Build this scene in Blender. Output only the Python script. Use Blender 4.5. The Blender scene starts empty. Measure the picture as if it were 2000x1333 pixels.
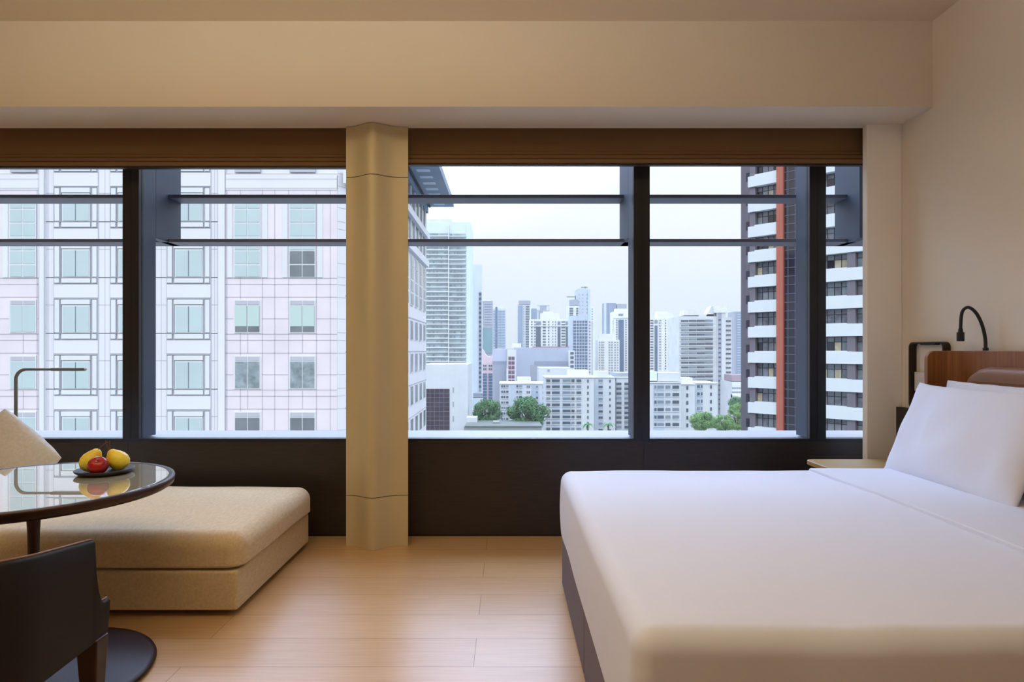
import bpy, bmesh, math, random
from mathutils import Vector, Matrix, noise
random.seed(7)
S = bpy.context.scene
C = S.collection
PI = math.pi

# ------------------------------------------------------------------ camera, light, exposure
F = 1211.0; VX = 990.0; VY = 685.0; EYE = 1.3
cam_d = bpy.data.cameras.new('camera'); cam = bpy.data.objects.new('camera', cam_d); C.objects.link(cam)
cam.location = (0, 0, EYE); cam.rotation_euler = (PI/2, 0, 0)
cam_d.sensor_width = 36; cam_d.lens = 36*F/2000
cam_d.shift_x = (1000-VX)/2000; cam_d.shift_y = (VY-666.5)/2000
cam_d.clip_start = 0.05; cam_d.clip_end = 6000
S.camera = cam
S.view_settings.view_transform = 'Standard'; S.view_settings.look = 'None'
S.view_settings.gamma = 1; S.view_settings.use_curve_mapping = False
S.view_settings.exposure = 0.0

def lin(c):
    return tuple(((v/255)/12.92 if v/255 <= .04045 else ((v/255+.055)/1.055)**2.4) for v in c)

# overcast sky: pale at the horizon, brighter overhead
w = bpy.data.worlds.new('sky'); S.world = w; w.use_nodes = True
nt = w.node_tree; N = nt.nodes; L = nt.links; N.clear()
out = N.new('ShaderNodeOutputWorld'); bg = N.new('ShaderNodeBackground')
geo = N.new('ShaderNodeTexCoord'); sep = N.new('ShaderNodeSeparateXYZ'); ramp = N.new('ShaderNodeValToRGB')
L.new(geo.outputs['Generated'], sep.inputs[0]); L.new(sep.outputs['Z'], ramp.inputs[0])
cr = ramp.color_ramp; cr.elements[0].position = 0.0; cr.elements[0].color = (.36, .39, .42, 1)
e = cr.elements.new(.003); e.color = (.73, .80, .86, 1)
e = cr.elements.new(.10); e.color = (.81, .86, .89, 1)
e = cr.elements.new(.17); e.color = (.92, .925, .91, 1)
e = cr.elements.new(.28); e.color = (1.03, 1.02, .99, 1)
e = cr.elements.new(.42); e.color = (2.3, 2.5, 2.8, 1)
cr.elements[-1].position = 1.0; cr.elements[-1].color = (2.6, 2.8, 3.2, 1)
# bluish bright lobe added to the sky above view, strengthens daylight on the bed
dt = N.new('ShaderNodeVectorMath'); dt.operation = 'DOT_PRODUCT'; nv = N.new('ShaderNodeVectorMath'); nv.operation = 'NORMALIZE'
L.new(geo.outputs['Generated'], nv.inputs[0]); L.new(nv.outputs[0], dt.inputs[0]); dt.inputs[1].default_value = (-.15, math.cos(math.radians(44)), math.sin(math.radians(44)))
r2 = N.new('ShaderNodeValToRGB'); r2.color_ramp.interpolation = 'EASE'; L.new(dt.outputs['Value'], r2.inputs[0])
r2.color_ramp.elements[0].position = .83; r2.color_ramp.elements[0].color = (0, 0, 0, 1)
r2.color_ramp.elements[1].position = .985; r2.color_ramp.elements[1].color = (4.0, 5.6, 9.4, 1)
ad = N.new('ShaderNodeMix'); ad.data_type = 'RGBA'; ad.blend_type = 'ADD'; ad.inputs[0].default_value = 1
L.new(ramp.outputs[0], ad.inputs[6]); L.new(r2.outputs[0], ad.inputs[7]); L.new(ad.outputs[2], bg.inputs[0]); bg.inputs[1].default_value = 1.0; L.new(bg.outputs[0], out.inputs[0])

# veiled sun behind the hotel, lighting the facades across the street
sd = bpy.data.lights.new('sun', 'SUN'); sd.energy = .62; sd.angle = math.radians(35); sd.color = (1, .96, .93)
so = bpy.data.objects.new('sun', sd); C.objects.link(so); so.rotation_euler = (math.radians(52), 0, math.radians(-8))

def area(name, loc, rot, sx, sy, power, col):
    d = bpy.data.lights.new(name, 'AREA'); d.shape = 'RECTANGLE'; d.size = sx; d.size_y = sy
    d.energy = power; d.color = col
    o = bpy.data.objects.new(name, d); C.objects.link(o); o.location = loc; o.rotation_euler = rot
    return o
WARM = (1, .89, .70)
area('soffit_fill_uplight', (-1.15, 1.6, 2.75), (PI, 0, 0), 3.6, .9, 88, WARM)  # unseen fill panel added under the ceiling, bounces warm light onto the soffit
area('ceiling_light_rear', (-1.0, -1.2, 3.25), (0, 0, 0), 1.2, 1.2, 9, WARM)

# ------------------------------------------------------------------ materials
def mat(name, rgb, rough=.6, metal=0.0, spec=.5, noise_amt=0, noise_scale=8, bump=0, bump_scale=200, coat=0, stretch=None, sheen=0, rgb2=None):
    m = bpy.data.materials.new(name); m.use_nodes = True
    nt = m.node_tree; b = nt.nodes['Principled BSDF']
    c = lin(rgb)
    b.inputs['Base Color'].default_value = (*c, 1); b.inputs['Roughness'].default_value = rough
    b.inputs['Metallic'].default_value = metal; b.inputs['Specular IOR Level'].default_value = spec
    b.inputs['Coat Weight'].default_value = coat; b.inputs['Coat Roughness'].default_value = .05
    b.inputs['Sheen Weight'].default_value = sheen
    if noise_amt or bump:
        tc = nt.nodes.new('ShaderNodeTexCoord'); mp = nt.nodes.new('ShaderNodeMapping')
        nt.links.new(tc.outputs['Object'], mp.inputs[0])
        if stretch: mp.inputs['Scale'].default_value = stretch
    if noise_amt:
        nz = nt.nodes.new('ShaderNodeTexNoise'); nz.inputs['Scale'].default_value = noise_scale; nz.inputs['Detail'].default_value = 5
        nt.links.new(mp.outputs[0], nz.inputs['Vector'])
        r = nt.nodes.new('ShaderNodeValToRGB'); r.color_ramp.elements[0].position = .3; r.color_ramp.elements[1].position = .7
        c2 = lin(rgb2) if rgb2 else c
        r.color_ramp.elements[0].color = (*[v*(1-noise_amt) for v in c], 1)
        r.color_ramp.elements[1].color = (*[min(1, v*(1+noise_amt)) for v in c2], 1)
        nt.links.new(nz.outputs[0], r.inputs[0]); nt.links.new(r.outputs[0], b.inputs['Base Color'])
    if bump:
        n2 = nt.nodes.new('ShaderNodeTexNoise'); n2.inputs['Scale'].default_value = bump_scale; n2.inputs['Detail'].default_value = 3
        nt.links.new(mp.outputs[0], n2.inputs['Vector'])
        bp = nt.nodes.new('ShaderNodeBump'); bp.inputs['Strength'].default_value = bump; bp.inputs['Distance'].default_value = .002
        nt.links.new(n2.outputs[0], bp.inputs['Height']); nt.links.new(bp.outputs[0], b.inputs['Normal'])
    return m

M = {}
M['wall'] = mat('cream_plaster', (228, 217, 199), .85, noise_amt=.015, noise_scale=1.5)
M['ceil'] = mat('ceiling_paint', (220, 204, 180), .9)
M['jamb'] = mat('jamb_paint', (246, 240, 228), .8)
M['dado'] = mat('dark_stained_oak', (46, 39, 34), .42, noise_amt=.28, noise_scale=6, stretch=(1.2, 1, 26), bump=.1, bump_scale=60)
M['frame'] = mat('dark_window_metal', (20, 23, 32), .4, metal=.0, spec=.5)
M['fin'] = mat('blue_grey_fin_metal', (44, 54, 72), .5, metal=.0)
M['blade'] = mat('louvre_metal', (96, 98, 112), .5)
M['ledge'] = mat('pale_ledge', (142, 140, 148), .5, noise_amt=.03, noise_scale=3)
M['gold'] = mat('champagne_gold_anodised', (206, 192, 154), .5, metal=.2, bump=.03, bump_scale=300, stretch=(1, 1, .02))
M['joint'] = mat('joint_shadow_gap', (60, 42, 20), .8)
M['blind'] = mat('brown_blind_fabric', (122, 92, 60), .9, bump=.25, bump_scale=500)
M['sheet'] = mat('white_cotton', (224, 228, 242), .85, bump=.25, bump_scale=9, sheen=.1)
M['pillow'] = mat('white_pillow_cotton', (228, 231, 243), .85, bump=.3, bump_scale=7, sheen=.1)
M['bedbase'] = mat('taupe_grey_upholstery', (118, 108, 118), .9, bump=.4, bump_scale=600)
M['sofa'] = mat('beige_linen', (206, 184, 146), .95, noise_amt=.10, noise_scale=90, bump=.5, bump_scale=420, sheen=.2, stretch=(1, .35, 1))
M['cushion'] = mat('oatmeal_linen', (216, 217, 217), .95, noise_amt=.08, noise_scale=70, bump=.5, bump_scale=300, sheen=.2, stretch=(1, .3, 1))
M['black'] = mat('black_plastic', (14, 13, 12), .45)
M['bronze'] = mat('dark_bronze', (52, 36, 26), .45, metal=.3)
M['walnut'] = mat('dark_walnut_rim', (52, 26, 17), .38, noise_amt=.2, noise_scale=8, stretch=(1, 6, 1))
M['chairwood'] = mat('dark_brown_wood', (46, 20, 13), .42, spec=.35)
M['basewood'] = mat('dark_matt_wood_base', (40, 19, 14), .5, spec=.3)
M['leather'] = mat('dark_brown_leather', (22, 15, 11), .6, spec=.3, bump=.15, bump_scale=250)
M['leather_tan'] = mat('tan_leather_edge', (120, 84, 58), .5)
M['pad'] = mat('taupe_brown_leather', (140, 100, 70), .5, bump=.1, bump_scale=250)
M['teak'] = mat('warm_teak_veneer', (140, 88, 44), .45, noise_amt=.25, noise_scale=5, stretch=(14, 14, .5))
M['brassbox'] = mat('brass_toned_wood', (170, 138, 84), .45)
M['switch'] = mat('white_switch_plate', (212, 206, 196), .4)
M['steel'] = mat('grey_lamp_metal', (120, 120, 122), .45, metal=.2)
M['slate'] = mat('slate_plate', (42, 40, 44), .5)
M['stem'] = mat('fruit_stem', (110, 72, 30), .7)
M['apple'] = mat('red_apple_skin', (150, 14, 18), .25, noise_amt=.35, noise_scale=10, rgb2=(165, 24, 24))
M['paper'] = mat('white_paper', (235, 235, 232), .7)

# pear skin: yellow with orange blush
m = mat('yellow_pear_skin', (222, 190, 40), .4); M['pear'] = m
nt = m.node_tree; b = nt.nodes['Principled BSDF']; tc = nt.nodes.new('ShaderNodeTexCoord'); nz = nt.nodes.new('ShaderNodeTexNoise'); r = nt.nodes.new('ShaderNodeValToRGB')
nz.inputs['Scale'].default_value = 9; nt.links.new(tc.outputs['Object'], nz.inputs['Vector']); nt.links.new(nz.outputs[0], r.inputs[0]); nt.links.new(r.outputs[0], b.inputs['Base Color'])
r.color_ramp.elements[0].color = (*lin((232, 186, 44)), 1); r.color_ramp.elements[0].position = .3
r.color_ramp.elements[1].color = (*lin((236, 218, 70)), 1); r.color_ramp.elements[1].position = .62

# glass table inlay
m = mat('back_painted_table_glass', (176, 172, 156), .02, spec=.8, coat=1.0); M['tableglass'] = m
m.node_tree.nodes['Principled BSDF'].inputs['Coat Roughness'].default_value = .01
m.node_tree.nodes['Principled BSDF'].inputs['Coat IOR'].default_value = 1.7

# window glass: clear thin pane
m = bpy.data.materials.new('clear_window_glass'); m.use_nodes = True; nt = m.node_tree; nt.nodes.clear()
o = nt.nodes.new('ShaderNodeOutputMaterial'); mx = nt.nodes.new('ShaderNodeMixShader'); tr = nt.nodes.new('ShaderNodeBsdfTransparent'); gl = nt.nodes.new('ShaderNodeBsdfGlossy'); fr = nt.nodes.new('ShaderNodeFresnel')
gl.inputs['Roughness'].default_value = .0; fr.inputs['IOR'].default_value = 1.12; tr.inputs[0].default_value = (.96, .975, .975, 1)
nt.links.new(fr.outputs[0], mx.inputs[0]); nt.links.new(tr.outputs[0], mx.inputs[1]); nt.links.new(gl.outputs[0], mx.inputs[2]); nt.links.new(mx.outputs[0], o.inputs[0])
M['glass'] = m

# oak plank floor
m = bpy.data.materials.new('oak_plank_floor'); m.use_nodes = True; nt = m.node_tree; b = nt.nodes['Principled BSDF']; M['floor'] = m
tc = nt.nodes.new('ShaderNodeTexCoord'); mp = nt.nodes.new('ShaderNodeMapping'); br = nt.nodes.new('ShaderNodeTexBrick')
nt.links.new(tc.outputs['Object'], mp.inputs[0]); mp.inputs['Location'].default_value = (.137, .204, 0)
nt.links.new(mp.outputs[0], br.inputs['Vector'])
br.inputs['Scale'].default_value = 1; br.inputs['Brick Width'].default_value = 2.4; br.inputs['Row Height'].default_value = .25
br.inputs['Mortar Size'].default_value = .0017; br.inputs['Mortar Smooth'].default_value = .3; br.offset = .5; br.inputs['Bias'].default_value = 0
br.inputs['Color1'].default_value = (*lin((206, 168, 121)), 1); br.inputs['Color2'].default_value = (*lin((200, 161, 114)), 1); br.inputs['Mortar'].default_value = (*lin((140, 105, 70)), 1)
mp2 = nt.nodes.new('ShaderNodeMapping'); mp2.inputs['Scale'].default_value = (1.2, 22, 1); nt.links.new(tc.outputs['Object'], mp2.inputs[0])
nz = nt.nodes.new('ShaderNodeTexNoise'); nz.inputs['Scale'].default_value = 3; nz.inputs['Detail'].default_value = 8; nt.links.new(mp2.outputs[0], nz.inputs['Vector'])
mix = nt.nodes.new('ShaderNodeMix'); mix.data_type = 'RGBA'; mix.blend_type = 'MULTIPLY'; mix.inputs[0].default_value = .35
rr = nt.nodes.new('ShaderNodeValToRGB'); rr.color_ramp.elements[0].position = .3; rr.color_ramp.elements[0].color = (.62, .55, .5, 1); rr.color_ramp.elements[1].position = .7
nt.links.new(nz.outputs[0], rr.inputs[0]); nt.links.new(br.outputs[0], mix.inputs[6]); nt.links.new(rr.outputs[0], mix.inputs[7]); nt.links.new(mix.outputs[2], b.inputs['Base Color'])
b.inputs['Roughness'].default_value = .33; b.inputs['Specular IOR Level'].default_value = .5
bp = nt.nodes.new('ShaderNodeBump'); bp.inputs['Strength'].default_value = .12; bp.inputs['Distance'].default_value = .001; nt.links.new(nz.outputs[0], bp.inputs['Height']); nt.links.new(bp.outputs[0], b.inputs['Normal'])

# city materials
def cm(name, rgb, rough=.75, n=.04, sc=.15, metal=0, spec=.3): M[name] = mat(name, rgb, rough, metal=metal, spec=spec, noise_amt=n, noise_scale=sc); return M[name]
cm('white_cladding', (219, 220, 227), .6); cm('pink_granite', (222, 214, 222), .6, .06, .5); cm('tile_joint', (176, 176, 188), .8); cm('white_frame', (216, 219, 224), .5)
cm('teal_glass', (184, 202, 206), .12, .06, .35, spec=.5); cm('curtained_glass', (140, 152, 158), .2, .3, 2.5, spec=.6); cm('grey_glass', (120, 126, 134), .15, .2, .8, spec=.6)
cm('blind_pale', (186, 206, 204), .6); cm('louvre_grille', (182, 184, 194), .6)
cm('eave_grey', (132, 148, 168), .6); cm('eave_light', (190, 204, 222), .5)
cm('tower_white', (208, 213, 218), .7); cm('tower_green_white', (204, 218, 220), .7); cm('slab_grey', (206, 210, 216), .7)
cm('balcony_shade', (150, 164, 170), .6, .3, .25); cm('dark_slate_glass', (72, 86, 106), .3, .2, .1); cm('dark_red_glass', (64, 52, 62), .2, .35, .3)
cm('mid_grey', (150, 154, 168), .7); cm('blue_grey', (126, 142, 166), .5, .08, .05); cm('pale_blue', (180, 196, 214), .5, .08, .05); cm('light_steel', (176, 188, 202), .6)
cm('beige_white', (214, 216, 216), .8); cm('cream_white', (212, 214, 212), .8); cm('concrete', (196, 200, 204), .85, .08, .2); cm('pale_concrete', (208, 210, 210), .85, .1, .3)
cm('window_dark', (78, 88, 102), .35, .25, .4); cm('window_mid', (120, 132, 146), .35, .25, .4); cm('window_blue', (80, 100, 128), .3, .2, .3); cm('window_green', (110, 134, 138), .3, .2, .2)
cm('pink_stone', (214, 190, 198), .7); cm('red_panel', (150, 84, 108), .6); cm('teal_dark', (104, 140, 148), .4)
cm('ribbed_grey', (176, 182, 200), .7); cm('ribbed_grey_dark', (136, 144, 166), .7); cm('tile_white', (196, 201, 208), .5)
cm('k_grey', (112, 108, 118), .7, .05, .8); cm('k_white', (204, 212, 218), .6, .02, .6); cm('k_orange', (166, 98, 84), .6, .04, .5); cm('k_glass', (44, 42, 54), .08, .3, .25, spec=.7)
cm('k_window', (104, 106, 116), .2, .35, 1.2, spec=.6); cm('k_frame', (58, 58, 68), .5); cm('k_mullion', (108, 112, 130), .5)
cm('curtain_tan', (168, 160, 140), .8, .2, 1.5)
cm('roof_grey', (104, 112, 110), .9, .1, .2); cm('roof_pale', (138, 144, 146), .9); cm('roof_mauve', (160, 144, 156), .9)
cm('leaf', (84, 122, 82), .8, .35, .35); cm('leaf_light', (116, 152, 96), .8, .3, .35); cm('trunk', (96, 84, 70), .9); cm('street', (132, 136, 136), .95, .15, .02); cm('crane', (110, 120, 120), .6)

# ------------------------------------------------------------------ helpers
class MB:
    def __init__(s): s.v = []; s.f = []
    def box(s, x0, x1, y0, y1, z0, z1):
        i = len(s.v); s.v += [(x0,y0,z0),(x1,y0,z0),(x1,y1,z0),(x0,y1,z0),(x0,y0,z1),(x1,y0,z1),(x1,y1,z1),(x0,y1,z1)]
        s.f += [(i,i+3,i+2,i+1),(i+4,i+5,i+6,i+7),(i,i+1,i+5,i+4),(i+1,i+2,i+6,i+5),(i+2,i+3,i+7,i+6),(i+3,i,i+4,i+7)]; return s
    def prism(s, pts, z0, z1):                      # plan polygon (counter-clockwise) extruded in z
        i = len(s.v); n = len(pts)
        s.v += [(x, y, z0) for x, y in pts] + [(x, y, z1) for x, y in pts]
        s.f += [tuple(range(i+n-1, i-1, -1)), tuple(range(i+n, i+2*n))]
        s.f += [(i+k, i+(k+1) % n, i+n+(k+1) % n, i+n+k) for k in range(n)]; return s
    def lathe(s, prof, n=48, cx=0, cy=0):
        i = len(s.v); m_ = len(prof)
        for r_, z in prof:
            for k in range(n): a = 2*PI*k/n; s.v.append((cx+r_*math.cos(a), cy+r_*math.sin(a), z))
        for j in range(m_-1):
            for k in range(n):
                k2 = (k+1) % n; s.f.append((i+j*n+k, i+j*n+k2, i+(j+1)*n+k2, i+(j+1)*n+k))
        s.f.append(tuple(i+k for k in range(n-1, -1, -1))); s.f.append(tuple(i+(m_-1)*n+k for k in range(n))); return s
    def tube(s, pts, r, n=12):
        pts = [Vector(p) for p in pts]; rs = r if isinstance(r, (list, tuple)) else [r]*len(pts)
        i = len(s.v); up = Vector((0, 0, 1)); prev = None
        for k, p in enumerate(pts):
            t = (pts[min(k+1, len(pts)-1)]-pts[max(k-1, 0)]).normalized()
            if prev is None:
                a = t.cross(up); a = a if a.length > .01 else t.cross(Vector((1, 0, 0)))
            else: a = prev - t*prev.dot(t)
            a.normalize(); prev = a; b_ = t.cross(a)
            for q in range(n): an = 2*PI*q/n; s.v.append(tuple(p+(a*math.cos(an)+b_*math.sin(an))*rs[k]))
        for k in range(len(pts)-1):
            for q in range(n): q2 = (q+1) % n; s.f.append((i+k*n+q, i+k*n+q2, i+(k+1)*n+q2, i+(k+1)*n+q))
        s.f.append(tuple(i+q for q in range(n-1, -1, -1))); s.f.append(tuple(i+(len(pts)-1)*n+q for q in range(n))); return s
    def mesh(s, name, m, smooth=False):
        me = bpy.data.meshes.new(name); me.from_pydata(s.v, [], s.f); me.update()
        bm = bmesh.new(); bm.from_mesh(me); bmesh.ops.recalc_face_normals(bm, faces=bm.faces); bm.to_mesh(me); bm.free()
        me.materials.append(m)
        if smooth:
            for p in me.polygons: p.use_smooth = True
        return me
    def build(s, name, m, parent=None, smooth=False, bevel=0, seg=2, loc=None):
        o = bpy.data.objects.new(name, s.mesh(name, m, smooth)); C.objects.link(o)
        if parent: o.parent = parent
        if loc: o.location = loc
        if bevel:
            md = o.modifiers.new('b', 'BEVEL'); md.width = bevel; md.segments = seg; md.limit_method = 'ANGLE'
        if smooth and bevel: 
            md2 = o.modifiers.new('wn', 'WEIGHTED_NORMAL')
        return o

def thing(name, label, cat, loc=(0, 0, 0), rz=0, group=None):
    o = bpy.data.objects.new(name, None); C.objects.link(o); o.location = loc; o.rotation_euler = (0, 0, rz)
    o.empty_display_size = .1
    return tag(o, label, cat, group)
def tag(o, label, cat, group=None, kind=None):
    o['label'] = label; o['category'] = cat
    if group: o['group'] = group
    if kind: o['kind'] = kind
    return o
def struct(o, label=None, cat=None):
    o['kind'] = 'structure'
    if label: o['label'] = label
    if cat: o['category'] = cat
    return o
def box(x0, x1, y0, y1, z0, z1): return MB().box(x0, x1, y0, y1, z0, z1)
def wpt(px, py, Y): return ((px-VX)*Y/F, Y, EYE+(VY-py)*Y/F)
def wx(px, Y): return (px-VX)*Y/F
def wz(py, Y): return EYE+(VY-py)*Y/F

def soft_box(sx, sy, z0, z1, r, n=6, mid=14, crown=0, rb=None, wob=0, wseed=0, bulge=0):
    """rounded upholstery block centred on x,y"""
    hx, hy, hz = sx/2, sy/2, (z1-z0)/2; rb = r if rb is None else rb
    def ax(h):
        a = [-h + r*(k/n) for k in range(n)]; m_ = [-h+r + (2*h-2*r)*k/mid for k in range(mid+1)]
        return a + m_ + [h - r + r*(k/n) for k in range(1, n+1)]
    X, Y_, Z = ax(hx), ax(hy), ax(hz) if hz > r else [-hz + 2*hz*k/(2*n) for k in range(2*n+1)]
    bm = bmesh.new(); cache = {}
    def V(x, y, z):
        k = (round(x, 6), round(y, 6), round(z, 6))
        if k in cache: return cache[k]
        rz = min(r if z > 0 else rb, hz*.98)
        q = Vector((max(-hx+r, min(hx-r, x)), max(-hy+r, min(hy-r, y)), max(-hz+rz, min(hz-rz, z))))
        d = Vector((x, y, z))-q; d.z *= r/rz
        if d.length > 1e-9: d = d.normalized()*r; d.z *= rz/r
        p = q+d
        u, v_ = x/hx, y/hy
        if z > 0: p.z += crown*(1-u*u)*(1-v_*v_)*(z/hz)
        if bulge:
            g = bulge*(1-(z/hz)**2); p.x += g*u*(abs(u) > .999) ; p.y += g*v_*(abs(v_) > .999)
        if wob:
            nn = noise.noise_vector(Vector((p.x*3+wseed, p.y*3, p.z*3))); p += nn*wob
        p.z += z0+hz
        cache[k] = bm.verts.new(p); return cache[k]
    def grid(A, B, fn):
        for i in range(len(A)-1):
            for j in range(len(B)-1):
                try: bm.faces.new([fn(A[i], B[j]), fn(A[i+1], B[j]), fn(A[i+1], B[j+1]), fn(A[i], B[j+1])])
                except ValueError: pass
    for sgn in (-1, 1):
        grid(X, Y_, lambda a, b: V(a, b, sgn*hz)); grid(X, Z, lambda a, b: V(a, sgn*hy, b)); grid(Y_, Z, lambda a, b: V(sgn*hx, a, b))
    bmesh.ops.recalc_face_normals(bm, faces=bm.faces)
    me = bpy.data.meshes.new('soft'); bm.to_mesh(me); bm.free()
    for p in me.polygons: p.use_smooth = True
    return me
def mobj(name, me, m, parent=None, loc=None, rot=None):
    me.materials.append(m); me.name = name
    o = bpy.data.objects.new(name, me); C.objects.link(o)
    if parent: o.parent = parent
    if loc: o.location = loc
    if rot: o.rotation_euler = rot
    return o
def pillow_mesh(w_, h_, t, seed=0, n=30, wr=.006, pinch=.05, flange=0):
    """lies in local x (w), z (h), thickness along y"""
    bm = bmesh.new(); g = [{}, {}]
    for i in range(n+1):
        for j in range(n+1):
            u = math.sin((i/n*2-1)*PI/2); v = math.sin((j/n*2-1)*PI/2)
            x = w_/2*u*(1-pinch*(1-v*v)) ; z = h_/2*v*(1-pinch*(1-u*u))
            th = t/2*(max(0, (1-u**2))*max(0, (1-v**2)))**.42
            edge = i in (0, n) or j in (0, n)
            for s_ in (0, 1):
                if s_ and edge: g[1][i, j] = g[0][i, j]; continue
                nn = noise.noise(Vector((x*6+seed, z*6, s_*9.0)))*wr*(1 if not edge else .3)
                nn += noise.noise(Vector((x*16+seed, z*5, s_*3.0)))*wr*.5
                g[s_][i, j] = bm.verts.new((x, (th+nn)*(1 if s_ else -1), z+nn*.5))
    for s_ in (0, 1):
        for i in range(n):
            for j in range(n):
                bm.faces.new([g[s_][i, j], g[s_][i+1, j], g[s_][i+1, j+1], g[s_][i, j+1]])
    bmesh.ops.recalc_face_normals(bm, faces=bm.faces)
    me = bpy.data.meshes.new('pillow'); bm.to_mesh(me); bm.free()
    for p in me.polygons: p.use_smooth = True
    return me

# ------------------------------------------------------------------ room shell
RW = 2.595; LW = -4.6; BACK = -3.2; CEIL = 3.31; SOF = 2.787; SF = 3.78; JB = 4.09; WIN = 4.34
struct(box(LW, RW, BACK, WIN+.02, -.06, 0).build('floor', M['floor']))
struct(box(LW, RW, BACK, 4.6, CEIL, CEIL+.1).build('ceiling', M['ceil']))
struct(box(RW, RW+.12, BACK, 4.5, 0, CEIL).build('wall_right', M['wall']))
struct(box(LW-.12, LW, BACK, 4.5, 0, CEIL).build('wall_left', M['wall']))
struct(box(LW-.12, RW+.12, BACK-.12, BACK, 0, CEIL).build('wall_back', M['wall']))
sof = struct(box(LW, RW, SF, 4.145, SOF, CEIL).build('trim_1', M['wall']))
struct(box(LW, RW, 4.145, 4.5, CEIL-.3, CEIL).build('trim_2', M['dado']))                # top of the blind pocket
struct(box(2.365, RW, JB-.02, JB+.035, 0, SOF).build('trim_3', M['jamb'], bevel=.004))    # white jamb panel right of the window
# wall under the window: dark panelling with joints
wallw = struct(box(LW, RW, WIN, WIN+.1, 0, .668).build('wall_window', M['dado']))
for px in (250, 1257):
    x = wx(px, WIN); box(x-.002, x+.002, WIN-.001, WIN+.01, .012, .665).build('panel_joint', M['black'], wallw)
box(LW, RW, WIN-.0015, WIN+.01, 0, .012).build('shadow_gap', M['black'], wallw)

# windows: left and right of the column
def window(n, x0, x1, mull, brackets, x_in=None):
    e_ = bpy.data.objects.new('window_%d' % n, None); C.objects.link(e_); e_.location = ((x0+x1)/2, WIN, .7); struct(e_)
    ox, oz = -(x0+x1)/2, -.7
    def B(xa, xb, ya, yb, za, zb): return box(xa+ox, xb+ox, ya-WIN, yb-WIN, za+oz, zb+oz)
    B(x0, x1, WIN-.012, WIN+.06, .665, .684).build('window_frame', M['frame'], e_)
    for a, b_ in mull:                                                        # inner post, shadow groove, outer fin
        g = B(a, b_, WIN-.01, WIN+.05, .684, 3.0); mo = g.build('mullion', M['frame'], e_)
        c_ = (a+b_)/2; B(c_-.003, c_+.003, WIN-.0115, WIN, .684, 3.0).build('groove', M['black'], mo)
        B(a+.004, b_-.0005, WIN+.05, WIN+.2, .684, 3.0).build('fin', M['fin'], mo)
    xs = [x0]+[v for mm in mull for v in mm]+[x1]
    for k in range(0, len(xs), 2):
        if xs[k+1]-xs[k] > .02: B(xs[k], xs[k+1], WIN+.018, WIN+.03, .684, 3.0).build('pane', M['glass'], e_)
    for a, b_ in brackets:
        B(a, b_, WIN+.21, 4.90, 2.125, 3.0).build('bracket_plate', M['fin'], e_, bevel=.004)
    for z in (2.462, 2.125):
        xa, xb = x0-(.4 if n == 1 else 0), x1+(.4 if n == 2 else 0)
        B(xa, xb, 4.72, 4.91, z, z+.026).build('louvre_blade', M['blade'], e_, bevel=.003)
    B(x0-(.4 if n == 1 else 0), x1+(.4 if n == 2 else 0), WIN+.06, 4.84, .60, .675).build('outer_ledge', M['ledge'], e_)
    return e_
window(1, LW, -.93, [(-2.684, -2.570)], [(-2.640, -2.575)])
window(2, -.93, RW-.001, [(.885, .998), (2.114, 2.229)], [(.890, .955), (2.59, 2.66)])

# column with a fluted champagne-gold casing in three lengths
def column_profile():
    xl, xr = wx(676, 4.115), wx(797, 4.115); pts = []
    n = 40
    for k in range(n+1):
        t = k/n; x = xl+(xr-xl)*t
        c_ = (t-.45)/.22
        d = .085*math.exp(-abs(c_)**2.0) - .0*t
        pts.append((x, 4.115-d))
    return pts
cp = column_profile(); cx0, cx1 = cp[0][0], cp[-1][0]
col = thing('column', 'champagne gold wave-fronted column between the two windows', 'column', ((cx0+cx1)/2, 4.2, 0))
def col_piece(z0, z1, inset=0, m='gold', nm='casing'):
    pts = [(x-(cx0+cx1)/2, y-4.2+inset) for x, y in cp] + [(cx1-(cx0+cx1)/2-inset-.002, -.068), (cx1-(cx0+cx1)/2-inset-.046, .138), (cx0-(cx0+cx1)/2+inset, .138), (cx0-(cx0+cx1)/2+inset, -.068)]
    o = MB().prism(pts, z0, z1).build(nm, M[m], col)
    for p in o.data.polygons: p.use_smooth = abs(p.normal.z) < .5
    md = o.modifiers.new('es', 'EDGE_SPLIT'); md.split_angle = math.radians(40)
    return o
zj1, zj2 = wz(968, 4.115), wz(347, 4.115)
col_piece(0.001, zj1-.0025); col_piece(zj1+.0025, zj2-.0025); col_piece(zj2+.0025, SOF-.004)
col_piece(0.0005, SOF-.002, .008, 'joint', 'core')

# roman blinds, drawn up
def blind(x0, x1, zb, label):
    t = thing('window_blind', label, 'blind', ((x0+x1)/2, 4.2, zb)); o_ = (x0+x1)/2; H_ = 2.95-zb
    box(x0-o_, x1-o_, 0, .02, .10, H_).build('fabric', M['blind'], t, bevel=.002)
    for k, (za, zc, yo) in enumerate([(.074, .097, -.012), (.042, .068, -.030), (.010, .037, -.044)]):
        box(x0-o_, x1-o_, yo, .03, za, zc).build('fold', M['blind'], t, bevel=.005, seg=3)
    box(x0-o_, x1-o_, -.030, .010, 0, .009).build('bottom_bar', M['bronze'], t)
blind(LW+.01, cx0-.002, 2.530, 'brown folded fabric blind over the left window')
blind(cx1-.02, RW-.006, 2.549, 'brown folded fabric blind over the right window')

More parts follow.
